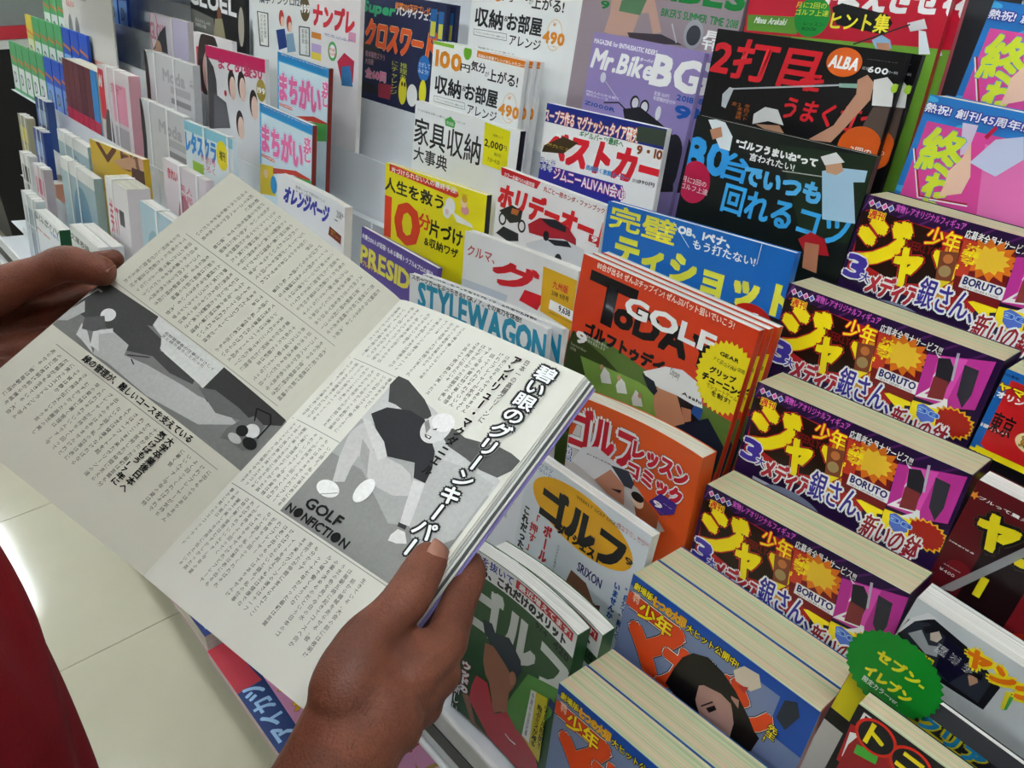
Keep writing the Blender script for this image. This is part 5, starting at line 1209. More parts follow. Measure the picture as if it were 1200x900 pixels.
# ------------------------------------------------------------------ far end: rows of small booklets, boxed stationery, dark fixture
def booklet_mesh(key, c1, c2, w=.07, h=.15):
    return [MB().box(0, w, 0, .008, 0, h, mat(c1, .3)).mesh(key), print_mesh(key + 'p', [('p', [(4, 70), (66, 70), (66, 140), (4, 140)], c2), ('p', [(0, 40), (70, 52), (70, 60), (0, 48)], 'e07830'), ('t', 'D', 20, 90, 44, 122, '585c60', {'b': 1})], w, h)]
gB = booklet_mesh('booklet_green', '58b070', 'f0f2f2'); bB = booklet_mesh('booklet_blue', '2858c8', '88b0e8'); yB = booklet_mesh('booklet_yellow', 'd8c848', 'f4f0d0')
for k in range(1, 7):
    for i in range(9):
        x = -3105 + i * 76
        if x > -2560 or x < {1: -2400, 2: -2400}.get(k, -3200): continue
        which, col = (bB, 'blue') if i > 4 else ((gB, 'green') if i > 0 or k % 2 else (yB, 'yellow'))
        r = empty('booklet', 'small %s and white booklet in the rows at the far left end of the rack' % col, 'booklet', 'small %s booklets at the far left end' % col, rkM(x, UK(k), DK(k) + 4))
        b_ = link('cover', which[0], r); link('cover_print', which[1], b_)
r = empty('dark_fixture', 'tall black shop fixture with red shelf strip beyond the far end of the rack', 'shop fixture', None, Matrix.Translation((-4.55, .62, 0)))
MB().box(-.5, .55, 0, .8, .1, .92, mat('1c1a1a', .5)).build('body', r)
MB().box(-.51, .56, -.01, .81, .92, .955, mat('d8d8d4', .5)).build('top_shelf', r)
MB().box(-.515, .565, -.015, .815, .957, 1.005, mat('c83440', .5)).build('price_strip', r)
MB().box(-.5, .55, .05, .8, 1.006, 2.2, mat('8c9490', .5)).build('upper_case', r)
for q in (-.4, .4): MB().tube([(q, .06, .05), (q + .02, .06, .05)], .05, mat('202020', .5), 12).build('caster', r)
# white shelf unit with boxed white set leaning under it
r = empty('upper_shelf', 'white metal shelf board jutting out above the far magazines with black boxed sets on it', 'shelf', None, rkM(-2600, -62, 760))
MB().box(0, .53, -.09, .185, 0, .016, WM).build('board', r)
MB().box(.47, .53, -.10, -.085, -.02, .02, GM).build('bracket', r)
for i in range(7):
    bx = empty('boxed_set', 'black boxed magazine set with white letters lying on the white upper shelf', 'boxed set', 'black boxed sets on the upper shelf', rkM(-2560 + i * 66, -45.5, 690 + (i % 3) * 8))
    MB().box(0, .05, 0, .18, 0, .09, mat('1e1e22', .35)).build('box', bx)
    link('box_print', print_mesh('bs%d' % i, [('t', 'VIPS', 8, 10, 22, 80, 'e0e0e0', {'b': 1, 'v': True}), ('p', [(30, 10), (46, 10), (46, 70), (30, 70)], ['f0c0cc', 'e8e8e8'][i % 2])], .05, .09), bx.children[0])
r = empty('poster_sheet', 'white poster sheet with grey ovals and salmon base under the white upper shelf', 'poster', None, rkM(-2745, -360, 750))
MB().box(0, .42, 0, .004, 0, .24, mat('d8d6ce', .6)).build('sheet', r)
link('sheet_print', print_mesh('poster', [('p', [(0, 165), (420, 165), (420, 240), (0, 240)], 'e0a090'), ('e', 60, 110, 20, 44, '8a8a84'), ('e', 120, 112, 20, 44, '8a8a84'), ('t', '商品見本', 40, 30, 110, 46, 'd07068', {'b': .8}), ('t', 'ご自由に\nお取りください', 90, 175, 200, 225, 'c05848', {'b': .6}), ('p', [(150, 8), (220, 8), (220, 22), (150, 22)], 'a8a8a4')], .42, .24), r.children[0])
for i in range(6):
    c = ['6c3438', '6c3438', '703c40', '5c2c34', '6c3438', '3888c8'][i]
    r = empty('spine_book', ['maroon thick paperback standing under the poster sheet, left of the blue one', 'blue thick paperback standing beside the maroon ones under the poster sheet'][i == 5], 'book', 'maroon paperbacks under the poster' if i < 5 else None, rkM(-2530 + i * 46, -456.5, 676, 0))
    MB().box(0, .043, 0, .045, 0, .17, page_mat('gray')).build('page_block', r)
    MB().box(-.0005, .0435, -.002, 0, 0, .171, mat(c, .4)).build('cover', r)
    MB().box(0, .043, -.0026, -.002, .012, .045, mat('c02848', .4)).build('label_band', r)

# ------------------------------------------------------------------ comics lying on the base deck
def flat_comic(name, label, x, y, z, rz, w, h, t, art, cov, key, group=None):
    M = Matrix.Translation((x, y, z)) @ Matrix.Rotation(rz, 4, 'Z') @ Matrix.Rotation(-math.pi / 2, 4, 'X')
    r = empty(name, label, 'comic magazine', group, M)
    W_, H_, T_ = w / 1000, h / 1000, t / 1000
    MB().box(.001, W_ - .001, .0005, T_ - .0005, .001, H_ - .001, page_mat('gray')).build('page_block', r)
    cv = MB(); cv.box(0, W_, 0, .0005, 0, H_, INK(cov)); cv.box(0, W_, T_ - .0005, T_, 0, H_, INK(cov)); cv.box(W_ - .0005, W_, .0005, T_ - .0005, 0, H_, INK(cov))
    co = cv.build('cover', r); link('cover_print', print_mesh(key, art, W_, H_), co)
kid = [('p', [(0, 0), (182, 0), (182, 257), (0, 257)], 'e8a0c8'), ('p', [(0, 0), (182, 0), (182, 60), (0, 50)], '28407c'), ('p', [(100, 0), (182, 0), (182, 40), (100, 50)], 'c83848'),
       ('t', 'アイカツ', 12, 8, 100, 44, 'a8d0f0', {'b': 1.6, 'o': [(1.2, '3048a0')]}), ('p', [(120, 60), (182, 66), (182, 130), (120, 130)], '1c50b0'), ('t', '夏休み号ふろく', 124, 70, 180, 92, 'f8f040', {'b': .8}), ('t', '9', 140, 95, 164, 126, 'f4f4f2', {'b': 2}),
       ('t', 'ぷっちぐみ', 30, 62, 120, 130, 'f8c020', {'b': 2.6, 'o': [(2, '9030a0')]}), ('e', 50, 168, 34, 38, 'c8a060'), ('e', 50, 176, 24, 26, 'f4d8c4'), ('e', 41, 174, 4, 6, '503020'), ('e', 60, 174, 4, 6, '503020'), ('p', [(18, 160), (50, 132), (84, 160), (60, 152), (30, 158)], 'b88c48'),
       ('t', '最強付録', 96, 140, 176, 200, 'd81c68', {'b': 2.2, 'o': [(1.4, 'f8e0f0')]}), ('t', 'シール&カード', 90, 208, 176, 236, 'd81c68', {'b': 1.2}), ('s', 150, 240, 20, 16, 10, .5, 'f8f040')]
ZD = .1905
def deck_comic(label, x, y, w, h, t, key): flat_comic('comic_monthly', label, x, y, ZD + t / 1000, math.pi, w, h, t, kid2(w, h), 'e8a0c8', key)
def kid2(w, h):
    out = []
    for it in kid:
        f = lambda x, y: (x * w / 182, y * h / 257)
        if it[0] == 'p': out.append(('p', [f(*q) for q in it[1]], it[2]))
        elif it[0] == 't': out.append(('t', it[1], *f(it[2], it[3]), *f(it[4], it[5]), *it[6:]))
        elif it[0] == 'e': out.append(('e', *f(it[1], it[2]), it[3], it[4], it[5]))
        else: out.append(('s', *f(it[1], it[2]), *it[3:]))
    return out
deck_comic('pink children comic with doll face, on the base deck below the open magazine', -.862, .535, 288, 250, 20, 'kid1')
deck_comic('thick pink children comic on the base deck, left of the doll-faced one', -1.162, .54, 285, 250, 45, 'kid2')
deck_comic('pink children comic on the base deck, shaded under the white wire rails', -.565, .545, 288, 250, 20, 'kid3')

PAGE_W = 166.06
BOOK_ST = Vector((-0.45767, 0.30759, -0.25346)); BOOK_DOWN = Vector((0.15935, -0.8928, -0.42132)); BOOK_R = Vector((0.98126, 0.19007, -0.03164)); BOOK_L = Vector((-0.80894, -0.36272, 0.46266))
ART_page_right = [
  ('b', 4, 60, 4, 59, 5.6, 3.35, 1, '2c2c2a'),
  ('b', 4, 51, 64, 119, 5.6, 3.35, 2, '2c2c2a'),
  ('b', 4, 51, 124, 178, 5.6, 3.35, 3, '2c2c2a'),
  ('b', 4, 50, 183, 240, 5.6, 3.35, 4, '2c2c2a'),
  ('b', 50, 134, 184, 240, 5.6, 3.35, 9, '2c2c2a'),
  ('p', [(2, 61.5), (52, 61.5), (52, 62), (2, 62)], '90908c'),
  ('p', [(2, 121.5), (52, 121.5), (52, 122), (2, 122)], '90908c'),
  ('p', [(2, 180.5), (160, 180.5), (160, 181), (2, 181)], '90908c'),
  ('p', [(52, 118), (163, 118), (163, 179), (52, 179)], '8e8e8a'),
  ('p', [(52, 64), (92, 70), (163, 92), (163, 120), (52, 120)], 'c4c4c0'),
  ('p', [(52, 100), (110, 96), (163, 104), (163, 130), (120, 150), (80, 130), (52, 130)], 'a8a8a4'),
  ('p', [(51.2, 68.7), (51.9, 60.0), (61.0, 59.7), (81.5, 66.9), (91.2, 72.5), (95.8, 76.5), (90.3, 80.6), (78.3, 81.6), (66.3, 79.9), (60.1, 80.4)], '484846'),
  ('p', [(102.0, 79.7), (113.9, 76.0), (124.8, 77.8), (136.9, 75.1), (148.7, 72.5), (157.7, 72.5), (165.5, 74.2), (164.9, 82.6), (159.9, 91.0), (147.3, 92.1), (134.0, 89.8), (118.7, 88.3)], '5c5c5a'),
  ('p', [(109.3, 112.4), (117.4, 98.6), (142.4, 94.7), (161.3, 95.9), (161.7, 137.0), (147.3, 157.7), (127.1, 139.2)], 'b8b8b4'),
  ('p', [(55.7, 93.7), (62.4, 84.5), (78.6, 78.9), (92.1, 79.7), (113.8, 95.7), (120.2, 106.6), (122.7, 116.9), (113.7, 117.6), (107.4, 108.7), (88.3, 114.1), (74.4, 111.6), (66.1, 100.8)], '343436'),
  ('p', [(54.5, 104.2), (57.5, 100.1), (72.3, 107.7), (76.6, 115.4), (101.2, 114.4), (110.4, 116.6), (116.6, 122.5), (118.7, 129.3), (110.5, 133.9), (94.0, 134.8), (86.3, 131.9), (79.9, 123.4), (70.7, 123.4), (72.3, 132.3), (75.8, 142.4), (68.5, 146.3), (59.2, 129.6), (52.9, 112.8)], 'c4c2be'),
  ('p', [(64.2, 111.9), (74.8, 116.3), (84.9, 130.3), (71.6, 122.9)], 'a4a29e'),
  ('p', [(52.3, 98.9), (60.2, 98.7), (79.1, 106.6), (88.3, 114.1), (85.2, 119.3), (77.4, 114.9), (59.7, 104.1)], 'cfcdc9'),
  ('p', [(114.7, 118.9), (122.7, 116.9), (127.7, 130.1), (132.9, 144.7), (126.4, 146.2), (121.7, 135.6)], 'd4d2ce'),
  ('p', [(125.3, 146.0), (131.3, 145.2), (132.0, 147.8), (126.3, 148.5)], '3c3c3c'),
  ('p', [(126.4, 154.9), (127.8, 149.7), (133.0, 149.0), (138.7, 154.3), (133.2, 157.4), (127.3, 158.6)], 'd8d6d2'),
  ('e', 103.5, 81.4, 10, 12, 'd4d2ce'),
  ('e', 105.0, 75.6, 8, 7, 'e6e4e0'),
  ('p', [(93.5, 81.5), (94.7, 78.4), (100.0, 83.2), (100.2, 88.1)], '8c8a86'),
  ('p', [(101.6, 83.7), (104.3, 81.0), (104.6, 82.8)], '4a4846'),
  ('p', [(99.4, 88.6), (105.1, 88.0), (105.3, 90.4), (101.4, 90.5)], '4a4846'),
  ('p', [(100.6, 88.9), (104.4, 88.7), (103.9, 89.9)], 'f0f0ec'),
  ('e', 69.6, 151.6, 9, 5.5, 'ecebe7'),
  ('e', 91.7, 140.7, 5.5, 9, 'ecebe7'),
  ('l', [(66.5, 158.0), (77.8, 150.6)], 0.6, '9c9a96'),
  ('t', 'GOLF', 64, 161.5, 94, 168.5, '1c1c1c', {'b': 0.4}),
  ('t', 'N●NFICTI●N', 55, 171, 108, 177, '1c1c1c', {'b': 0.3}),
  ('t', '碧い眼の', 136, 6, 150, 54, 'f2f2f0', {'v': True, 'b': 0.5, 'o': [(2.6, '8a8a88'), (1.9, '303030'), (1.2, '101010')], 'res': 3}),
  ('t', 'グリーンキーパー', 136, 57, 149, 160, 'f2f2f0', {'v': True, 'b': 0.5, 'o': [(2.4, '8a8a88'), (1.7, '303030'), (1.1, '101010')], 'res': 3}),
  ('t', '日本一の高麗グリーンに', 124.5, 8, 128.5, 64, '2c2c2a', {'v': True}),
  ('t', 'アンドリュー・マクダニエル', 116, 9, 122, 112, '1c1c1c', {'v': True, 'b': 0.35}),
  ('b', 74, 114, 10, 66, 5.2, 3.6, 5, '2c2c2a'),
  ('b', 60, 70, 4, 58, 5.2, 3.0, 6, '2c2c2a')]
ART_page_left = [
  ('b', 14.063627908308263, 152.06362790830826, 5, 59, 5.6, 3.35, 11, '2c2c2a'),
  ('b', 6.063627908308263, 154.06362790830826, 65, 119, 5.6, 3.35, 12, '2c2c2a'),
  ('b', 122.06362790830826, 154.06362790830826, 183, 226, 5.6, 3.35, 13, '2c2c2a'),
  ('b', 10.063627908308263, 108.06362790830826, 183, 236, 5.6, 3.35, 14, '2c2c2a'),
  ('p', [(14.063627908308263, 61.5), (154.06362790830826, 61.5), (154.06362790830826, 62), (14.063627908308263, 62)], '90908c'),
  ('p', [(5.063627908308263, 121.5), (154.06362790830826, 121.5), (154.06362790830826, 122), (5.063627908308263, 122)], '90908c'),
  ('p', [(13.063627908308263, 179.5), (154.06362790830826, 179.5), (154.06362790830826, 180), (13.063627908308263, 180)], '90908c'),
  ('p', [(0, 126), (166.06362790830826, 126), (166.06362790830826, 171), (0, 171)], '7c7c78'),
  ('p', [(1.0, 125.6), (48.0, 123.0), (51.3, 130.3), (47.0, 132.6), (61.6, 134.3), (67.0, 141.1), (84.9, 139.9), (99.3, 141.6), (100.8, 145.9), (83.7, 149.2), (66.5, 147.2), (51.0, 154.8), (33.5, 150.0), (12.1, 154.2), (-0.9, 154.1), (-5.4, 152.2)], '4a4a48'),
  ('p', [(33.5, 150.0), (48.7, 151.1), (51.9, 158.2), (68.2, 154.1), (95.2, 150.6), (109.4, 149.6), (123.5, 145.9), (143.3, 148.3), (123.4, 164.6), (84.2, 170.5), (47.5, 168.9), (36.2, 170.2), (25.1, 154.4)], 'b4b4b0'),
  ('p', [(58.06362790830826, 126), (106.06362790830826, 126), (104.06362790830826, 143), (66.06362790830826, 140)], 'd8d8d2'),
  ('p', [(48.0, 123.0), (107.8, 123.4), (107.9, 144.0), (99.3, 141.6), (84.9, 139.9), (67.7, 140.6), (60.1, 132.8), (49.8, 130.1)], 'd0d0cc'),
  ('p', [(50.2, 123.9), (105.6, 123.8), (107.2, 143.3), (70.6, 140.9)], 'd2d2cc'),
  ('p', [(107.8, 123.4), (164.5, 125.6), (165.1, 130.5), (149.1, 143.6), (134.9, 144.6), (116.4, 149.1), (107.9, 145.4)], '3c3c3a'),
  ('p', [(105.1, 145.0), (115.0, 139.5), (135.0, 139.2), (152.0, 141.2), (126.3, 151.6)], '686866'),
  ('l', [(-3.0, 147.1), (2.4, 133.4), (6.1, 133.1)], 1.4, 'c0c0bc'),
  ('p', [(13.9, 158.4), (21.3, 160.6), (36.2, 170.2), (23.2, 167.4), (17.4, 166.8)], 'c8c8c4'),
  ('e', 22.2, 143.2, 5, 5, 'e0e0dc'),
  ('p', [(12.1, 154.2), (20.9, 145.2), (28.5, 151.5), (24.0, 158.3), (17.0, 161.5)], '5c5c5a'),
  ('p', [(24.0, 158.3), (32.0, 148.5), (34.3, 150.8), (28.2, 157.4), (37.4, 166.4), (30.3, 166.9)], 'd0d0cc'),
  ('p', [(-7.2, 156.7), (2.7, 145.1), (9.0, 151.2), (5.6, 162.8), (-2.6, 167.1)], 'b4b4b0'),
  ('l', [(53.3, 157.0), (65.8, 149.1)], 0.8, '303030'),
  ('l', [(57.6, 157.5), (61.9, 159.4)], 0.8, '303030'),
  ('p', [(139.4, 154.8), (142.1, 145.8), (147.2, 137.0), (157.0, 138.2), (161.4, 152.8), (157.5, 160.4), (146.6, 160.2), (140.5, 163.0)], '6a6a68'),
  ('l', [(149.6, 139.7), (144.8, 132.0), (154.8, 129.6), (158.9, 134.3), (159.1, 147.9)], 1.0, '181818'),
  ('e', 153.1, 146.0, 5, 5, 'd8d8d4'),
  ('e', 148.1, 150.0, 4, 4, '202020'),
  ('e', 147.9, 157.0, 5, 3, 'b8b8b4'),
  ('e', 157.7, 153.5, 5, 4, '202020'),
  ('t', '緑の管理が、難しいコースを支えている', 34.06362790830826, 172.6, 128.06362790830826, 178.2, '181818', {'b': 0.35}),
  ('t', '大学卒業後日本へ', 115.56362790830826, 182, 121.06362790830826, 226, '141414', {'v': True, 'b': 0.4}),
  ('t', '気づけばもう17年に', 108.56362790830826, 182, 114.06362790830826, 226, '141414', {'v': True, 'b': 0.4}),
  ('t', '名物管理者の仕事はやさしく\n芝と語り合うことだった', 60.06362790830826, 128, 104.06362790830826, 133, '3c3c3a', {})]

# ------------------------------------------------------------------ the open magazine held in both hands
BASE = Vector((0, 0, CAM_H))
PASS = '彼は毎朝五時に起きてコースへ向かう芝の色を見て今日の水の量を決めるのだという日本のゴルフ場で働くようになって十七年がたった最初は言葉も分からず苦労したが仲間に支えられてここまで来たグリーンの速さは十一フィートを超えても芝は健康でなければならないと語る「私の仕事は表に出るものではありませんけれどプレーヤーが気持ちよく回ってくれればそれでいいんです」今年の夏は特に暑く管理はむずかしかった高麗芝の美しさを世界に伝えたいそう言って彼は静かに笑ったスコットランドで学んだ経験が今も生きている、大会の前には夜明け前から機械を走らせる。'
def block(x0, x1, y0, y1, pitch, size, seed):
    V = []; T = []; n = 0; rnd = random.Random(seed); i = rnd.randrange(len(PASS)); x = x1 - pitch / 2
    step = size * 1.06
    while x - size / 2 > x0:
        m = int((y1 - y0) / step); e = m if rnd.random() > .22 else rnd.randrange(3, m)
        for r in range(1 if rnd.random() < .2 else 0, e):
            ch = PASS[i % len(PASS)]; i += 1
            v, t, a = glyph(ch, 1)
            if ch == 'ー' and len(v): v = np.stack([.5 + (v[:, 1] - .38), .38 - (v[:, 0] - .5)], 1)
            if len(v):
                P = np.stack([x - size / 2 + v[:, 0] * size, y0 + r * step + (.88 - v[:, 1]) * size], 1)
                V.append(P); T.append(t + n); n += len(v)
        x -= pitch
    return np.concatenate(V), np.concatenate(T)
def frame(X, Zup, O):
    X = X.normalized(); Z = (Zup - X * Zup.dot(X)).normalized(); Y = Z.cross(X)
    return Matrix(((X.x, Y.x, Z.x, O.x), (X.y, Y.y, Z.y, O.y), (X.z, Y.z, Z.z, O.z), (0, 0, 0, 1)))
ST = BOOK_ST + BASE; PH = .257; PW = PAGE_W / 1000
Xb = (BOOK_R - BOOK_L).normalized()
BM = frame(Xb, -BOOK_DOWN, ST + BOOK_DOWN * PH)
bk = empty('open_magazine', 'open magazine with black and white pages held in both hands', 'magazine', None, BM)
BI = BM.inverted()
FR = frame(BOOK_R, -BOOK_DOWN, ST + BOOK_DOWN * PH); FL = frame(-BOOK_L, -BOOK_DOWN, ST + BOOK_DOWN * PH + BOOK_L * PW)
PAPM = lambda h: mat(h, 0.75, 0.15, noise=.14 if h not in ('181818', '141414', 'f2f2f0') else 0, nscale=420)
_G = [-.0045 * math.sin(math.pi * (i / 26) ** .6) - .0012 for i in range(27)]
def bulge_r(x, z):
    t = min(26 - 1e-6, max(0, x / PW * 26)); i = int(t); return _G[i] + (_G[i + 1] - _G[i]) * (t - i)
def bulge_l(x, z): return bulge_r(PW - x, z) * .8
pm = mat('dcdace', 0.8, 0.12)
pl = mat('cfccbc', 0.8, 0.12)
def sheet(name, F, B, y0, y1, m, x0=0, x1=PW, kind=None):
    b = MB(); b.box(x0, x1, y0, y1, 0, PH, m, B, 26, 2); return b.build(name, bk, BI @ F, smooth=False)
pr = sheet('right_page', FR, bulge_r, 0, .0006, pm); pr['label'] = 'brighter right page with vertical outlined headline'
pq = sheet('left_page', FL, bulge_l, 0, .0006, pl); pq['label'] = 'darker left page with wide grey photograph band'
def page_print(name, art, B, par):
    blocks = [a for a in art if a[0] == 'b']; rest = [a for a in art if a[0] != 'b']
    me = print_mesh(name, rest, PW, PH, B, step=.00003, maxedge=7, mf=PAPM); link('printed_page', me, par)
    V = []; F = []; n = 0
    for b in blocks:
        v, t = block(*b[1:8]); V.append(v); F.append(t + n); n += len(v)
    V = np.concatenate(V); F = np.concatenate(F); x = V[:, 0] / 1000; z = PH - V[:, 1] / 1000
    y = np.array([B(a, 0) for a in x]) - .00006
    me = bpy.data.meshes.new(name + '_t'); me.from_pydata(np.stack([x, y, z], 1).tolist(), [], F.tolist()); me.materials.append(PAPM('181816'))
    o = link('body_text', me, par); o['kind'] = 'stuff'
page_print('page_right', ART_page_right, bulge_r, pr); page_print('page_left', ART_page_left, bulge_l, pq)
# the rest of the book block: further leaves fanned a little, then the covers
for i in range(5):
    sheet('page_leaf', FR, lambda x, z, i=i: bulge_r(x, z) + .0012 + i * .0011 + (x / PW) * i * .0004, 0, .0007, mat(['dcdace', 'b8b8b0', 'e8e8e2', '50544f', 'dedcd4'][i], .6), .002, PW + .001 + .0012 * i)
sheet('back_cover', FR, lambda x, z: bulge_r(x, z) + .0085 + .002 * x / PW, 0, .0009, mat('8c80c0', .35), 0, PW + .0065)
for i in range(3):
    sheet('page_leaf', FL, lambda x, z, i=i: bulge_l(x, z) + .001 + i * .0008, 0, .0005, mat('d8d5c8', .7), 0, PW - .002)
sheet('front_cover', FL, lambda x, z: bulge_l(x, z) + .0038, 0, .0007, mat('202428', .35), 0.0, PW)

HAND_R = {'wrist': Vector((-0.2286, 0.1152, 1.1044)), 'palm1': Vector((-0.2321, 0.1353, 1.1122)), 'palm2': Vector((-0.2377, 0.1532, 1.1161)), 'cmc': Vector((-0.2391, 0.1163, 1.1187)), 'tmcp': Vector((-0.2518, 0.1381, 1.1279)), 'tip_ip': Vector((-0.2592, 0.1682, 1.1323)), 'ttip': Vector((-0.2694, 0.1921, 1.1399)), 'imcp': Vector((-0.2393, 0.1789, 1.1083)), 'ipip': Vector((-0.2724, 0.2228, 1.1094)), 'idip': Vector((-0.3019, 0.2248, 1.1068)), 'itip': Vector((-0.3185, 0.2132, 1.1121)), 'mmcp': Vector((-0.2337, 0.1696, 1.0947)), 'mpip': Vector((-0.273, 0.1979, 1.0776)), 'mdip': Vector((-0.2924, 0.1918, 1.0829)), 'mtip': Vector((-0.3029, 0.1807, 1.0908)), 'rmcp': Vector((-0.2289, 0.1543, 1.087)), 'rpip': Vector((-0.2667, 0.1764, 1.0688)), 'rdip': Vector((-0.2876, 0.1723, 1.0742)), 'rtip': Vector((-0.2958, 0.1621, 1.0843)), 'pmcp': Vector((-0.2272, 0.1376, 1.0854)), 'ppip': Vector((-0.2618, 0.1511, 1.0651)), 'pdip': Vector((-0.2795, 0.1481, 1.0639)), 'ptip': Vector((-0.287, 0.1403, 1.0721))}
HAND_L = {'wrist': Vector((-0.656, 0.0045, 1.1675)), 'palm1': Vector((-0.6472, 0.0418, 1.1759)), 'palm2': Vector((-0.647, 0.0715, 1.1842)), 'cmc': Vector((-0.6425, 0.0404, 1.1919)), 'tmcp': Vector((-0.6139, 0.0866, 1.2174)), 'tip_ip': Vector((-0.5878, 0.117, 1.2329)), 'ttip': Vector((-0.5636, 0.1342, 1.2306)), 'imcp': Vector((-0.6442, 0.0901, 1.1923)), 'ipip': Vector((-0.6296, 0.1222, 1.2072)), 'idip': Vector((-0.6157, 0.1427, 1.2175)), 'itip': Vector((-0.6035, 0.1532, 1.2221)), 'mmcp': Vector((-0.6347, 0.0778, 1.1763)), 'mpip': Vector((-0.6215, 0.1131, 1.1868)), 'mdip': Vector((-0.6096, 0.1348, 1.1968)), 'mtip': Vector((-0.5973, 0.1478, 1.2044)), 'rmcp': Vector((-0.6227, 0.0635, 1.1647)), 'rpip': Vector((-0.6093, 0.0952, 1.1688)), 'rdip': Vector((-0.5979, 0.116, 1.1786)), 'rtip': Vector((-0.5869, 0.1276, 1.1842)), 'pmcp': Vector((-0.6086, 0.0479, 1.1588)), 'ppip': Vector((-0.5979, 0.0724, 1.1581)), 'pdip': Vector((-0.588, 0.0907, 1.163)), 'ptip': Vector((-0.5781, 0.1015, 1.167))}
NAIL_R = Vector((0.8405, 0.0715, 0.5371)); NAIL_L = Vector((0.1533, -0.0343, 0.9876))
# ------------------------------------------------------------------ the reader: one figure with both hands on the magazine
VIEW = Vector((0, 0, CAM_H))
def ringloft(sts, n=18, caps=True):
    """closed tapered limb through stations (centre, ra, rb, side vector) with rounded ends -> verts, faces"""
    sts = [(Vector(c), ra, rb, Vector(s)) for c, ra, rb, s in sts]
    c0, a0, b0, s0 = sts[0]; c1, a1, b1, s1 = sts[-1]
    d0 = (sts[0][0] - sts[1][0]).normalized(); d1 = (sts[-1][0] - sts[-2][0]).normalized()
    pre = [(c0 + d0 * min(a0, b0) * math.sin(t), a0 * math.cos(t), b0 * math.cos(t), s0, d0) for t in (1.45, 1.1, .75, .4)]
    post = [(c1 + d1 * min(a1, b1) * math.sin(t), a1 * math.cos(t), b1 * math.cos(t), s1, d1) for t in (.4, .75, 1.1, 1.45)]
    mid = []
    for i, (c, a, b, s) in enumerate(sts):
        d = (sts[min(i + 1, len(sts) - 1)][0] - sts[max(i - 1, 0)][0]).normalized(); mid.append((c, a, b, s, d))
    allst = [(c, a, b, s, -d) for c, a, b, s, d in pre] + mid + post
    V = []; Fc = []
    for c, a, b, s, d in allst:
        u = (s - d * s.dot(d)).normalized(); w = d.cross(u)
        for k in range(n): t = 2 * math.pi * k / n; V.append(c + u * (a * math.cos(t)) + w * (b * math.sin(t)))
    m = len(allst)
    for i in range(m - 1):
        for k in range(n): Fc.append((i * n + k, i * n + (k + 1) % n, (i + 1) * n + (k + 1) % n, (i + 1) * n + k))
    Fc.append(tuple(range(n))[::-1]); Fc.append(tuple((m - 1) * n + k for k in range(n)))
    return V, Fc
def dens(pts, k=4):
    """Catmull-Rom smoothing of (pos, ra, rb) stations"""
    out = []
    for i in range(len(pts) - 1):
        p0 = pts[max(i - 1, 0)]; p1 = pts[i]; p2 = pts[i + 1]; p3 = pts[min(i + 2, len(pts) - 1)]
        for j in range(k):
            t = j / k
            def cr(a, b, c, d): return .5 * ((2 * b) + (-a + c) * t + (2 * a - 5 * b + 4 * c - d) * t * t + (-a + 3 * b - 3 * c + d) * t ** 3)
            out.append((Vector([cr(p0[0][q], p1[0][q], p2[0][q], p3[0][q]) for q in range(3)]), cr(p0[1], p1[1], p2[1], p3[1]), cr(p0[2], p1[2], p2[2], p3[2])))
    out.append(pts[-1]); return out
def chain(bm, pts, side, k=4):
    st = [(c, a, b, side) for c, a, b in dens([(Vector(c), a, b) for c, a, b in pts], k)]
    V, Fc = ringloft(st); o = len(bm[0]); bm[0].extend(V)
    for f in Fc: bm[1].append(tuple(i + o for i in f))
def remesh(bm, vox, smooth=6, fac=.5):
    me = bpy.data.meshes.new('tmp'); me.from_pydata([tuple(v) for v in bm[0]], [], bm[1]); me.update()
    o = bpy.data.objects.new('tmp', me); COL.objects.link(o)
    m = o.modifiers.new('r', 'REMESH'); m.mode = 'VOXEL'; m.voxel_size = vox; m.adaptivity = 0
    s = o.modifiers.new('s', 'SMOOTH'); s.iterations = smooth; s.factor = fac
    dg = bpy.context.evaluated_depsgraph_get(); res = bpy.data.meshes.new_from_object(o.evaluated_get(dg))
    n = len(res.vertices); co = np.zeros(n * 3); res.vertices.foreach_get('co', co); nr = np.zeros(n * 3); res.vertices.foreach_get('normal', nr)
    F_ = [tuple(p.vertices) for p in res.polygons]
    bpy.data.objects.remove(o); bpy.data.meshes.remove(me)
    return co.reshape(-1, 3), nr.reshape(-1, 3), F_
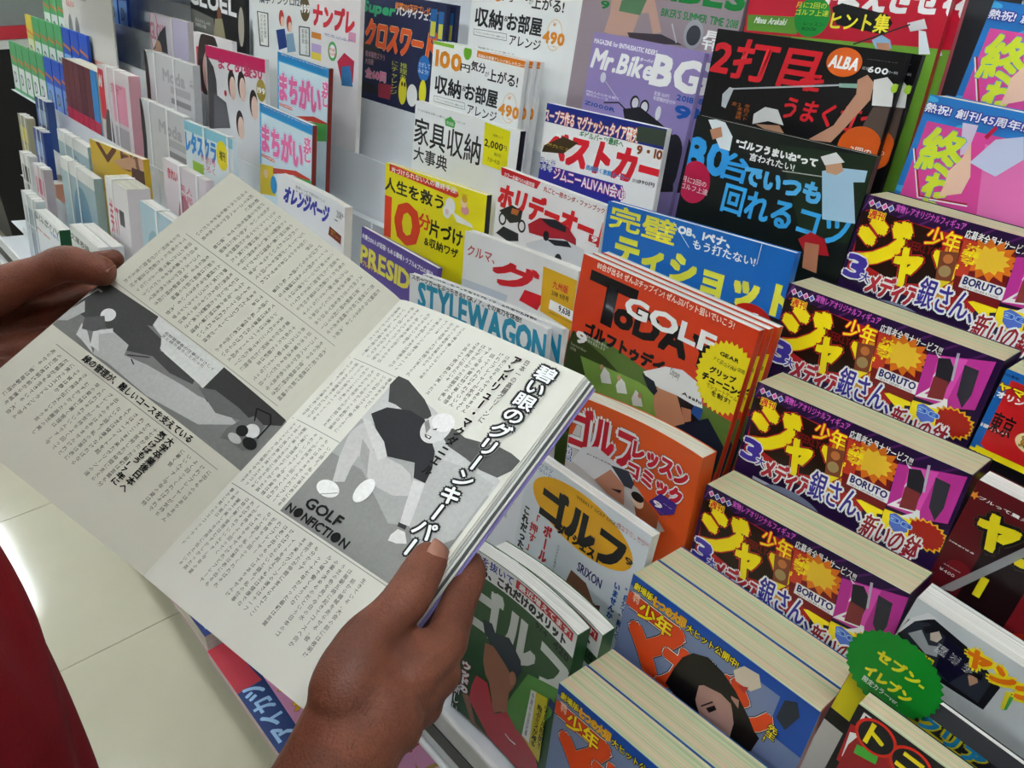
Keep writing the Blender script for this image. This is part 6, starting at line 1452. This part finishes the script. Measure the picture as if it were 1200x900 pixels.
def hand(h, elbow, shoulder, back):
    """back: direction out of the back of the hand"""
    bm = ([], []); mm = .001
    ax = (h['palm2'] - h['wrist']).normalized(); side = ax.cross(back).normalized()
    w = h['wrist']
    fo = (w - elbow).normalized()
    # forearm and upper arm
    chain(bm, [(shoulder, .050, .050), (elbow.lerp(shoulder, .5), .044, .044), (elbow, .038, .036), (elbow.lerp(w, .3), .042, .038), (elbow.lerp(w, .65), .034, .029), (elbow.lerp(w, .88), .0285, .0215), (w, .0275, .0195), (w.lerp(h['palm1'], .6), .030, .0185)], side, 5)
    # metacarpals: one ridge per finger from the wrist to each knuckle, together forming the palm
    for f, rw, rk_ in (('i', .0135, .0128), ('m', .0140, .0124), ('r', .0130, .0118), ('p', .0120, .0108)):
        k = h[f + 'mcp']; a = w.lerp(k, .12) + side * 0
        chain(bm, [(a, rw, rw), (w.lerp(k, .55) + back * .003, rw * 1.05, rw), (k, rk_, rk_)], side)
    for f, g in (('i', 'm'), ('m', 'r'), ('r', 'p')):
        k = (h[f + 'mcp'] + h[g + 'mcp']) / 2; chain(bm, [(w, .014, .014), (w.lerp(k, .5) - back * .002, .0145, .014), (w.lerp(k, .9) - back * .002, .0105, .0105)], side)
    # thumb with its thick base muscle, web to the index
    chain(bm, [(w.lerp(h['cmc'], .7), .017, .016), (h['cmc'], .0185, .0175), (h['cmc'].lerp(h['tmcp'], .55), .0180, .0168), (h['tmcp'], .0148, .0142), (h['tmcp'].lerp(h['tip_ip'], .55), .0124, .0118), (h['tip_ip'], .0130, .0120), (h['tip_ip'].lerp(h['ttip'], .55), .0122, .0108), (h['ttip'], .0108, .0088)], side, 5)
    c1 = h['tmcp'].lerp(h['imcp'], .35); c2 = h['tmcp'].lerp(h['imcp'], .7)
    chain(bm, [(w.lerp(c1, .3), .015, .014), (w.lerp(c1, .75), .0145, .0125), (c1, .0095, .0085)], side); chain(bm, [(w.lerp(c2, .3), .015, .014), (w.lerp(c2, .75), .0145, .0125), (c2.lerp(w, .04), .0095, .0085)], side)
    # fingers
    for f, r in (('i', 1.0), ('m', 1.02), ('r', .96), ('p', .84)):
        a, b, c, d = h[f + 'mcp'], h[f + 'pip'], h[f + 'dip'], h[f + 'tip']
        chain(bm, [(a, .0124 * r, .0120 * r), (a.lerp(b, .5), .0108 * r, .0104 * r), (b, .0106 * r, .0104 * r), (b.lerp(c, .5), .0094 * r, .0090 * r), (c, .0092 * r, .0088 * r), (d, .0080 * r, .0070 * r)], side, 4)
    return bm
def groove(V, N, c, axis, w, depth, rad):
    """shallow skin crease across a joint"""
    d = (V - np.array(c)) @ np.array(axis); r = np.linalg.norm(V - np.array(c), axis=1)
    return V - N * (depth * np.exp(-(d / w) ** 2) * np.clip(1.4 - r / rad, 0, 1))[:, None]
SKIN = bpy.data.materials.new('skin'); SKIN.use_nodes = True
def _skin():
    nt = SKIN.node_tree; b = nt.nodes['Principled BSDF']; N = nt.nodes.new; L = nt.links.new
    tc = N('ShaderNodeTexCoord'); n1 = N('ShaderNodeTexNoise'); n1.inputs['Scale'].default_value = 38; n1.inputs['Detail'].default_value = 6
    L(tc.outputs['Object'], n1.inputs['Vector'])
    r = N('ShaderNodeValToRGB'); L(n1.outputs['Fac'], r.inputs[0]); e = r.color_ramp.elements
    e[0].position = .32; e[0].color = rgb('673a29'); e[1].position = .7; e[1].color = rgb('87503a')
    n2 = N('ShaderNodeTexNoise'); n2.inputs['Scale'].default_value = 900; n2.inputs['Detail'].default_value = 3; L(tc.outputs['Object'], n2.inputs['Vector'])
    v = N('ShaderNodeTexVoronoi'); v.inputs['Scale'].default_value = 620; L(tc.outputs['Object'], v.inputs['Vector'])
    mx = N('ShaderNodeMix'); mx.data_type = 'RGBA'; mx.blend_type = 'MULTIPLY'; mx.inputs[0].default_value = .35; L(r.outputs[0], mx.inputs[6])
    r2 = N('ShaderNodeValToRGB'); L(n2.outputs['Fac'], r2.inputs[0]); r2.color_ramp.elements[0].position = .35; r2.color_ramp.elements[0].color = (.55, .42, .38, 1); r2.color_ramp.elements[1].position = .6
    L(r2.outputs[0], mx.inputs[7]); L(mx.outputs[2], b.inputs['Base Color'])
    ad = N('ShaderNodeMath'); ad.operation = 'ADD'; L(n2.outputs['Fac'], ad.inputs[0]); L(v.outputs['Distance'], ad.inputs[1])
    bp = N('ShaderNodeBump'); bp.inputs['Strength'].default_value = .35; bp.inputs['Distance'].default_value = .0006; L(ad.outputs[0], bp.inputs['Height']); L(bp.outputs[0], b.inputs['Normal'])
    b.inputs['Roughness'].default_value = .52; b.inputs['Specular IOR Level'].default_value = .35
    b.inputs['Subsurface Weight'].default_value = .12; b.inputs['Subsurface Radius'].default_value = (.008, .003, .0015); b.inputs['Subsurface Scale'].default_value = .6
_skin()
def npv(v): return np.array(v)
per = empty('person', 'person in a dark red shirt holding the open magazine with both hands', 'person', None, Matrix.Translation((-.42, -.12, 0)))
PI_ = per.matrix_world.inverted()
SHR, SHL = Vector((-.215, -.135, 1.27)), Vector((-.625, -.135, 1.27)); ELR, ELL = Vector((-.175, -.065, .955)), Vector((-.70, -.12, .985))
backR = (VIEW - HAND_R['palm2']).normalized(); backR = (backR + Vector((.25, -.1, .1))).normalized()
backL = (VIEW - HAND_L['palm2']).normalized()
AV = []; AF = []; nv = 0
for h, el, sh, bk_ in ((HAND_R, ELR, SHR, backR), (HAND_L, ELL, SHL, backL)):
    V, Nn, F_ = remesh(hand(h, el, sh, bk_), .0019, 7, .5)
    a = (h['ttip'] - h['tip_ip']).normalized(); b = (h['tip_ip'] - h['tmcp']).normalized(); t = (a + b).normalized()
    for o_, dp in ((-.0042, .0006), (0, .0008), (.0040, .0006), (.0085, .0003)): V = groove(V, Nn, h['tip_ip'] + t * o_, t, .0007, dp, .016)
    for f in 'imrp':
        t = (h[f + 'dip'] - h[f + 'mcp']).normalized()
        for o_ in (-.002, .002): V = groove(V, Nn, h[f + 'pip'] + t * o_, t, .0006, .0005, .012)
    # web crease between thumb and index, and tendons on the back of the hand
    for f, dp in (('i', .0012), ('m', .0012), ('r', .001)):
        p0, p1 = npv(h['wrist'].lerp(h[f + 'mcp'], .25)), npv(h[f + 'mcp']); ab = p1 - p0; tt = np.clip(((V - p0) @ ab) / (ab @ ab), 0, 1); dd = np.linalg.norm(V - (p0 + tt[:, None] * ab), axis=1)
        lat = np.abs((V - (p0 + tt[:, None] * ab)) @ npv((h['palm2'] - h['wrist']).normalized().cross(bk_)))
        V = V + Nn * (dp * np.exp(-(lat / .0028) ** 2) * (dd < .024) * np.sin(np.pi * np.clip(tt, .0, 1)) * ((Nn @ npv(bk_)) > .2))[:, None]
    AV.append(V); AF += [tuple(i + nv for i in f) for f in F_]; nv += len(V)
# trunk, neck, head, legs in one coarse shell
tb_ = ([], [])
chain(tb_, [((-.42, -.13, .95), .165, .105), ((-.42, -.115, 1.08), .160, .110), ((-.42, -.125, 1.22), .174, .100), ((-.42, -.135, 1.30), .130, .066), ((-.42, -.135, 1.36), .065, .062)], (1, 0, 0))
chain(tb_, [((-.42, -.135, 1.33), .058, .058), ((-.42, -.120, 1.42), .055, .056)], (1, 0, 0))
chain(tb_, [((-.42, -.085, 1.40), .040, .040), ((-.42, -.085, 1.445), .062, .072), ((-.42, -.095, 1.50), .074, .092), ((-.42, -.105, 1.555), .068, .082)], (1, 0, 0))
chain(tb_, [((-.42, -.005, 1.515), .008, .007), ((-.42, .010, 1.475), .013, .012)], (1, 0, 0)); chain(tb_, [((-.445, -.015, 1.437), .006, .006), ((-.42, -.006, 1.435), .009, .007), ((-.395, -.015, 1.437), .006, .006)], (0, 0, 1))
for s in (-1, 1):
    chain(tb_, [((-.42 + s * .076, -.095, 1.475), .006, .014), ((-.42 + s * .080, -.100, 1.505), .007, .018)], (1, 0, 0))
    chain(tb_, [((-.42 + s * .20, -.135, 1.265), .050, .050), ((-.42 + s * .10, -.135, 1.30), .050, .050)], (0, 1, 0))
    chain(tb_, [((-.42 + s * .085, -.13, .90), .085, .095), ((-.42 + s * .095, -.12, .66), .068, .072), ((-.42 + s * .10, -.11, .46), .052, .058), ((-.42 + s * .10, -.13, .30), .050, .056), ((-.42 + s * .10, -.14, .10), .034, .038)], (1, 0, 0))
    chain(tb_, [((-.42 + s * .10, -.17, .05), .034, .036), ((-.42 + s * .105, -.06, .040), .040, .028), ((-.42 + s * .11, .02, .030), .036, .018)], (1, 0, 0))
V, Nn, F_ = remesh(tb_, .008, 5)
AV.append(V); AF += [tuple(i + nv for i in f) for f in F_]; nv += len(V)
me = bpy.data.meshes.new('body'); me.from_pydata(np.concatenate(AV).tolist(), [], AF); me.materials.append(SKIN); me.polygons.foreach_set('use_smooth', [True] * len(me.polygons)); me.update()
body = link('body', me, per, PI_)
# shirt: trunk and short sleeves, soft folds
sb_ = ([], [])
chain(sb_, [((-.42, -.130, .90), .196, .142), ((-.42, -.122, 1.00), .190, .140), ((-.42, -.115, 1.10), .182, .134), ((-.42, -.125, 1.22), .196, .124), ((-.42, -.135, 1.30), .160, .088), ((-.42, -.135, 1.335), .078, .070)], (1, 0, 0), 6)
for sh, el in ((SHR, ELR), (SHL, ELL)): chain(sb_, [(sh.lerp(Vector((-.42, -.135, 1.29)), .45), .066, .066), (sh, .066, .064), (sh.lerp(el, .35), .062, .060), (sh.lerp(el, .62), .060, .058)], (0, 1, 0))
V, Nn, F_ = remesh(sb_, .006, 5)
V = V + Nn * (.0035 * np.sin(V[:, 2] * 38 + 3 * np.sin(V[:, 0] * 17)) * np.sin(V[:, 0] * 23 + 1.3))[:, None]
me = bpy.data.meshes.new('shirt'); me.from_pydata(V.tolist(), [], F_); me.materials.append(mat('7c0a14', .85, .15, noise=.12, nscale=300, bump=.3)); me.polygons.foreach_set('use_smooth', [True] * len(F_)); me.update()
link('shirt', me, per, PI_, label='dark red short-sleeved shirt')
tr_ = ([], [])
for s in (-1, 1): chain(tr_, [((-.42 + s * .082, -.13, .92), .100, .115), ((-.42 + s * .095, -.12, .66), .084, .090), ((-.42 + s * .10, -.115, .40), .070, .078), ((-.42 + s * .10, -.14, .09), .062, .070)], (1, 0, 0))
V, Nn, F_ = remesh(tr_, .010, 3); me = bpy.data.meshes.new('trousers'); me.from_pydata(V.tolist(), [], F_); me.materials.append(mat('23252c', .8, .15)); me.polygons.foreach_set('use_smooth', [True] * len(F_)); me.update(); link('trousers', me, per, PI_)
hr = ([], []); chain(hr, [((-.42, -.150, 1.47), .070, .060), ((-.42, -.135, 1.53), .079, .080), ((-.42, -.120, 1.575), .070, .080)], (1, 0, 0))
V, Nn, F_ = remesh(hr, .005, 3); me = bpy.data.meshes.new('hair'); me.from_pydata(V.tolist(), [], F_); me.materials.append(mat('191412', .6, .3)); me.update(); link('hair', me, per, PI_)
for s in (-1, 1):
    b_ = MB(); b_.tube([(-.42 + s * .03, -.022, 1.500), (-.42 + s * .03, -.010, 1.500)], .010, mat('e8e4de', .3), 12); b_.tube([(-.42 + s * .03, -.011, 1.500), (-.42 + s * .03, -.0085, 1.500)], .005, mat('20140f', .2), 10); b_.build('eye', per, PI_)
    fo_ = ([], []); chain(fo_, [((-.42 + s * .10, -.20, .042), .042, .040), ((-.42 + s * .105, -.06, .045), .048, .040), ((-.42 + s * .11, .04, .034), .042, .030)], (1, 0, 0)); V, F2 = fo_; me = bpy.data.meshes.new('shoe'); me.from_pydata([tuple(v) for v in V], [], F2); me.materials.append(mat('2a2a2e', .5)); me.update(); link('shoe', me, per, PI_)
# fine dark hairs on the back of the right hand and both forearms
rnd = random.Random(7); hv = []; hf = []
VA = np.concatenate(AV[:2]); NA = []
_me = body.data; nrm = np.zeros(len(_me.vertices) * 3); _me.vertices.foreach_get('normal', nrm); nrm = nrm.reshape(-1, 3)
for h, el, bk_, nh, V0 in ((HAND_R, ELR, backR, 900, 0), (HAND_L, ELL, backL, 300, len(AV[0]))):
    V = AV[0] if V0 == 0 else AV[1]; Nn = nrm[V0:V0 + len(V)]
    fa = npv((h['wrist'] - el).normalized()); w_ = npv(h['wrist']); k_ = npv((h['mmcp'] - h['wrist'])); kl = np.linalg.norm(k_); s_ = (V - w_) @ fa
    ok = np.where((s_ > -.16) & (s_ < .048) & (Nn @ npv(bk_) > -.15))[0]
    for _ in range(nh):
        i = ok[rnd.randrange(len(ok))]
        if s_[i] > 0 and rnd.random() < s_[i] / .055: continue
        p = Vector(V[i]); n_ = Vector(Nn[i]); lat = n_.cross(Vector(fa)).normalized(); d = (Vector(fa) * .75 + lat * rnd.uniform(-.1, .9)).normalized(); L_ = rnd.uniform(.004, .009); wd_ = lat * .00005
        q = [p, p + d * L_ * .5 + n_ * L_ * .22, p + d * L_ + n_ * L_ * .25]; b0 = len(hv)
        cr = d.cross(n_).normalized() * .00006
        hv += [tuple(q[0] - cr), tuple(q[0] + cr), tuple(q[1] - cr * .8), tuple(q[1] + cr * .8), tuple(q[2])]; hf += [(b0, b0 + 1, b0 + 3, b0 + 2), (b0 + 2, b0 + 3, b0 + 4)]
me = bpy.data.meshes.new('arm_hair'); me.from_pydata(hv, [], hf); me.materials.append(mat('2a1a12', .6, .2)); me.update(); link('arm_hair', me, per, PI_, kind='stuff')
# thumb nails
def nail(h, out, wid=.0072, ln=.0125, dr=0):
    ax = (h['ttip'] - h['tip_ip']).normalized(); out = (out - ax * out.dot(ax)).normalized(); sd = ax.cross(out)
    c = h['ttip'] + ax * .0005; V = []; n = 9; m = 7
    for j in range(m):
        u = -1 + 2 * j / (m - 1)
        for i in range(n):
            v = -1 + 2 * i / (n - 1); hw = wid * (1 - .18 * u * u if u > 0 else 1 - .35 * u * u)
            a = v * hw / .0092
            V.append(c + ax * (u * ln / 2 + .001) + sd * (math.sin(a) * (.0098 + dr)) + out * (math.cos(a) * (.0093 + dr) - .0004 - .0012 * u * u - (.0012 if u > .5 else 0)))
    Fc = [(j * n + i, j * n + i + 1, (j + 1) * n + i + 1, (j + 1) * n + i) for j in range(m - 1) for i in range(n - 1)]
    me = bpy.data.meshes.new('nail'); me.from_pydata([tuple(v) for v in V], [], Fc); me.materials.append(mat('a4725e', .35, .4)); me.polygons.foreach_set('use_smooth', [True] * len(Fc)); me.update()
    o = link('thumbnail', me, per, PI_); sm_ = o.modifiers.new('s', 'SOLIDIFY'); sm_.thickness = .0006; return o
nail(HAND_R, NAIL_R, .0080, .0145, .0)
nail(HAND_L, NAIL_L, .0070, .012, -.0016)
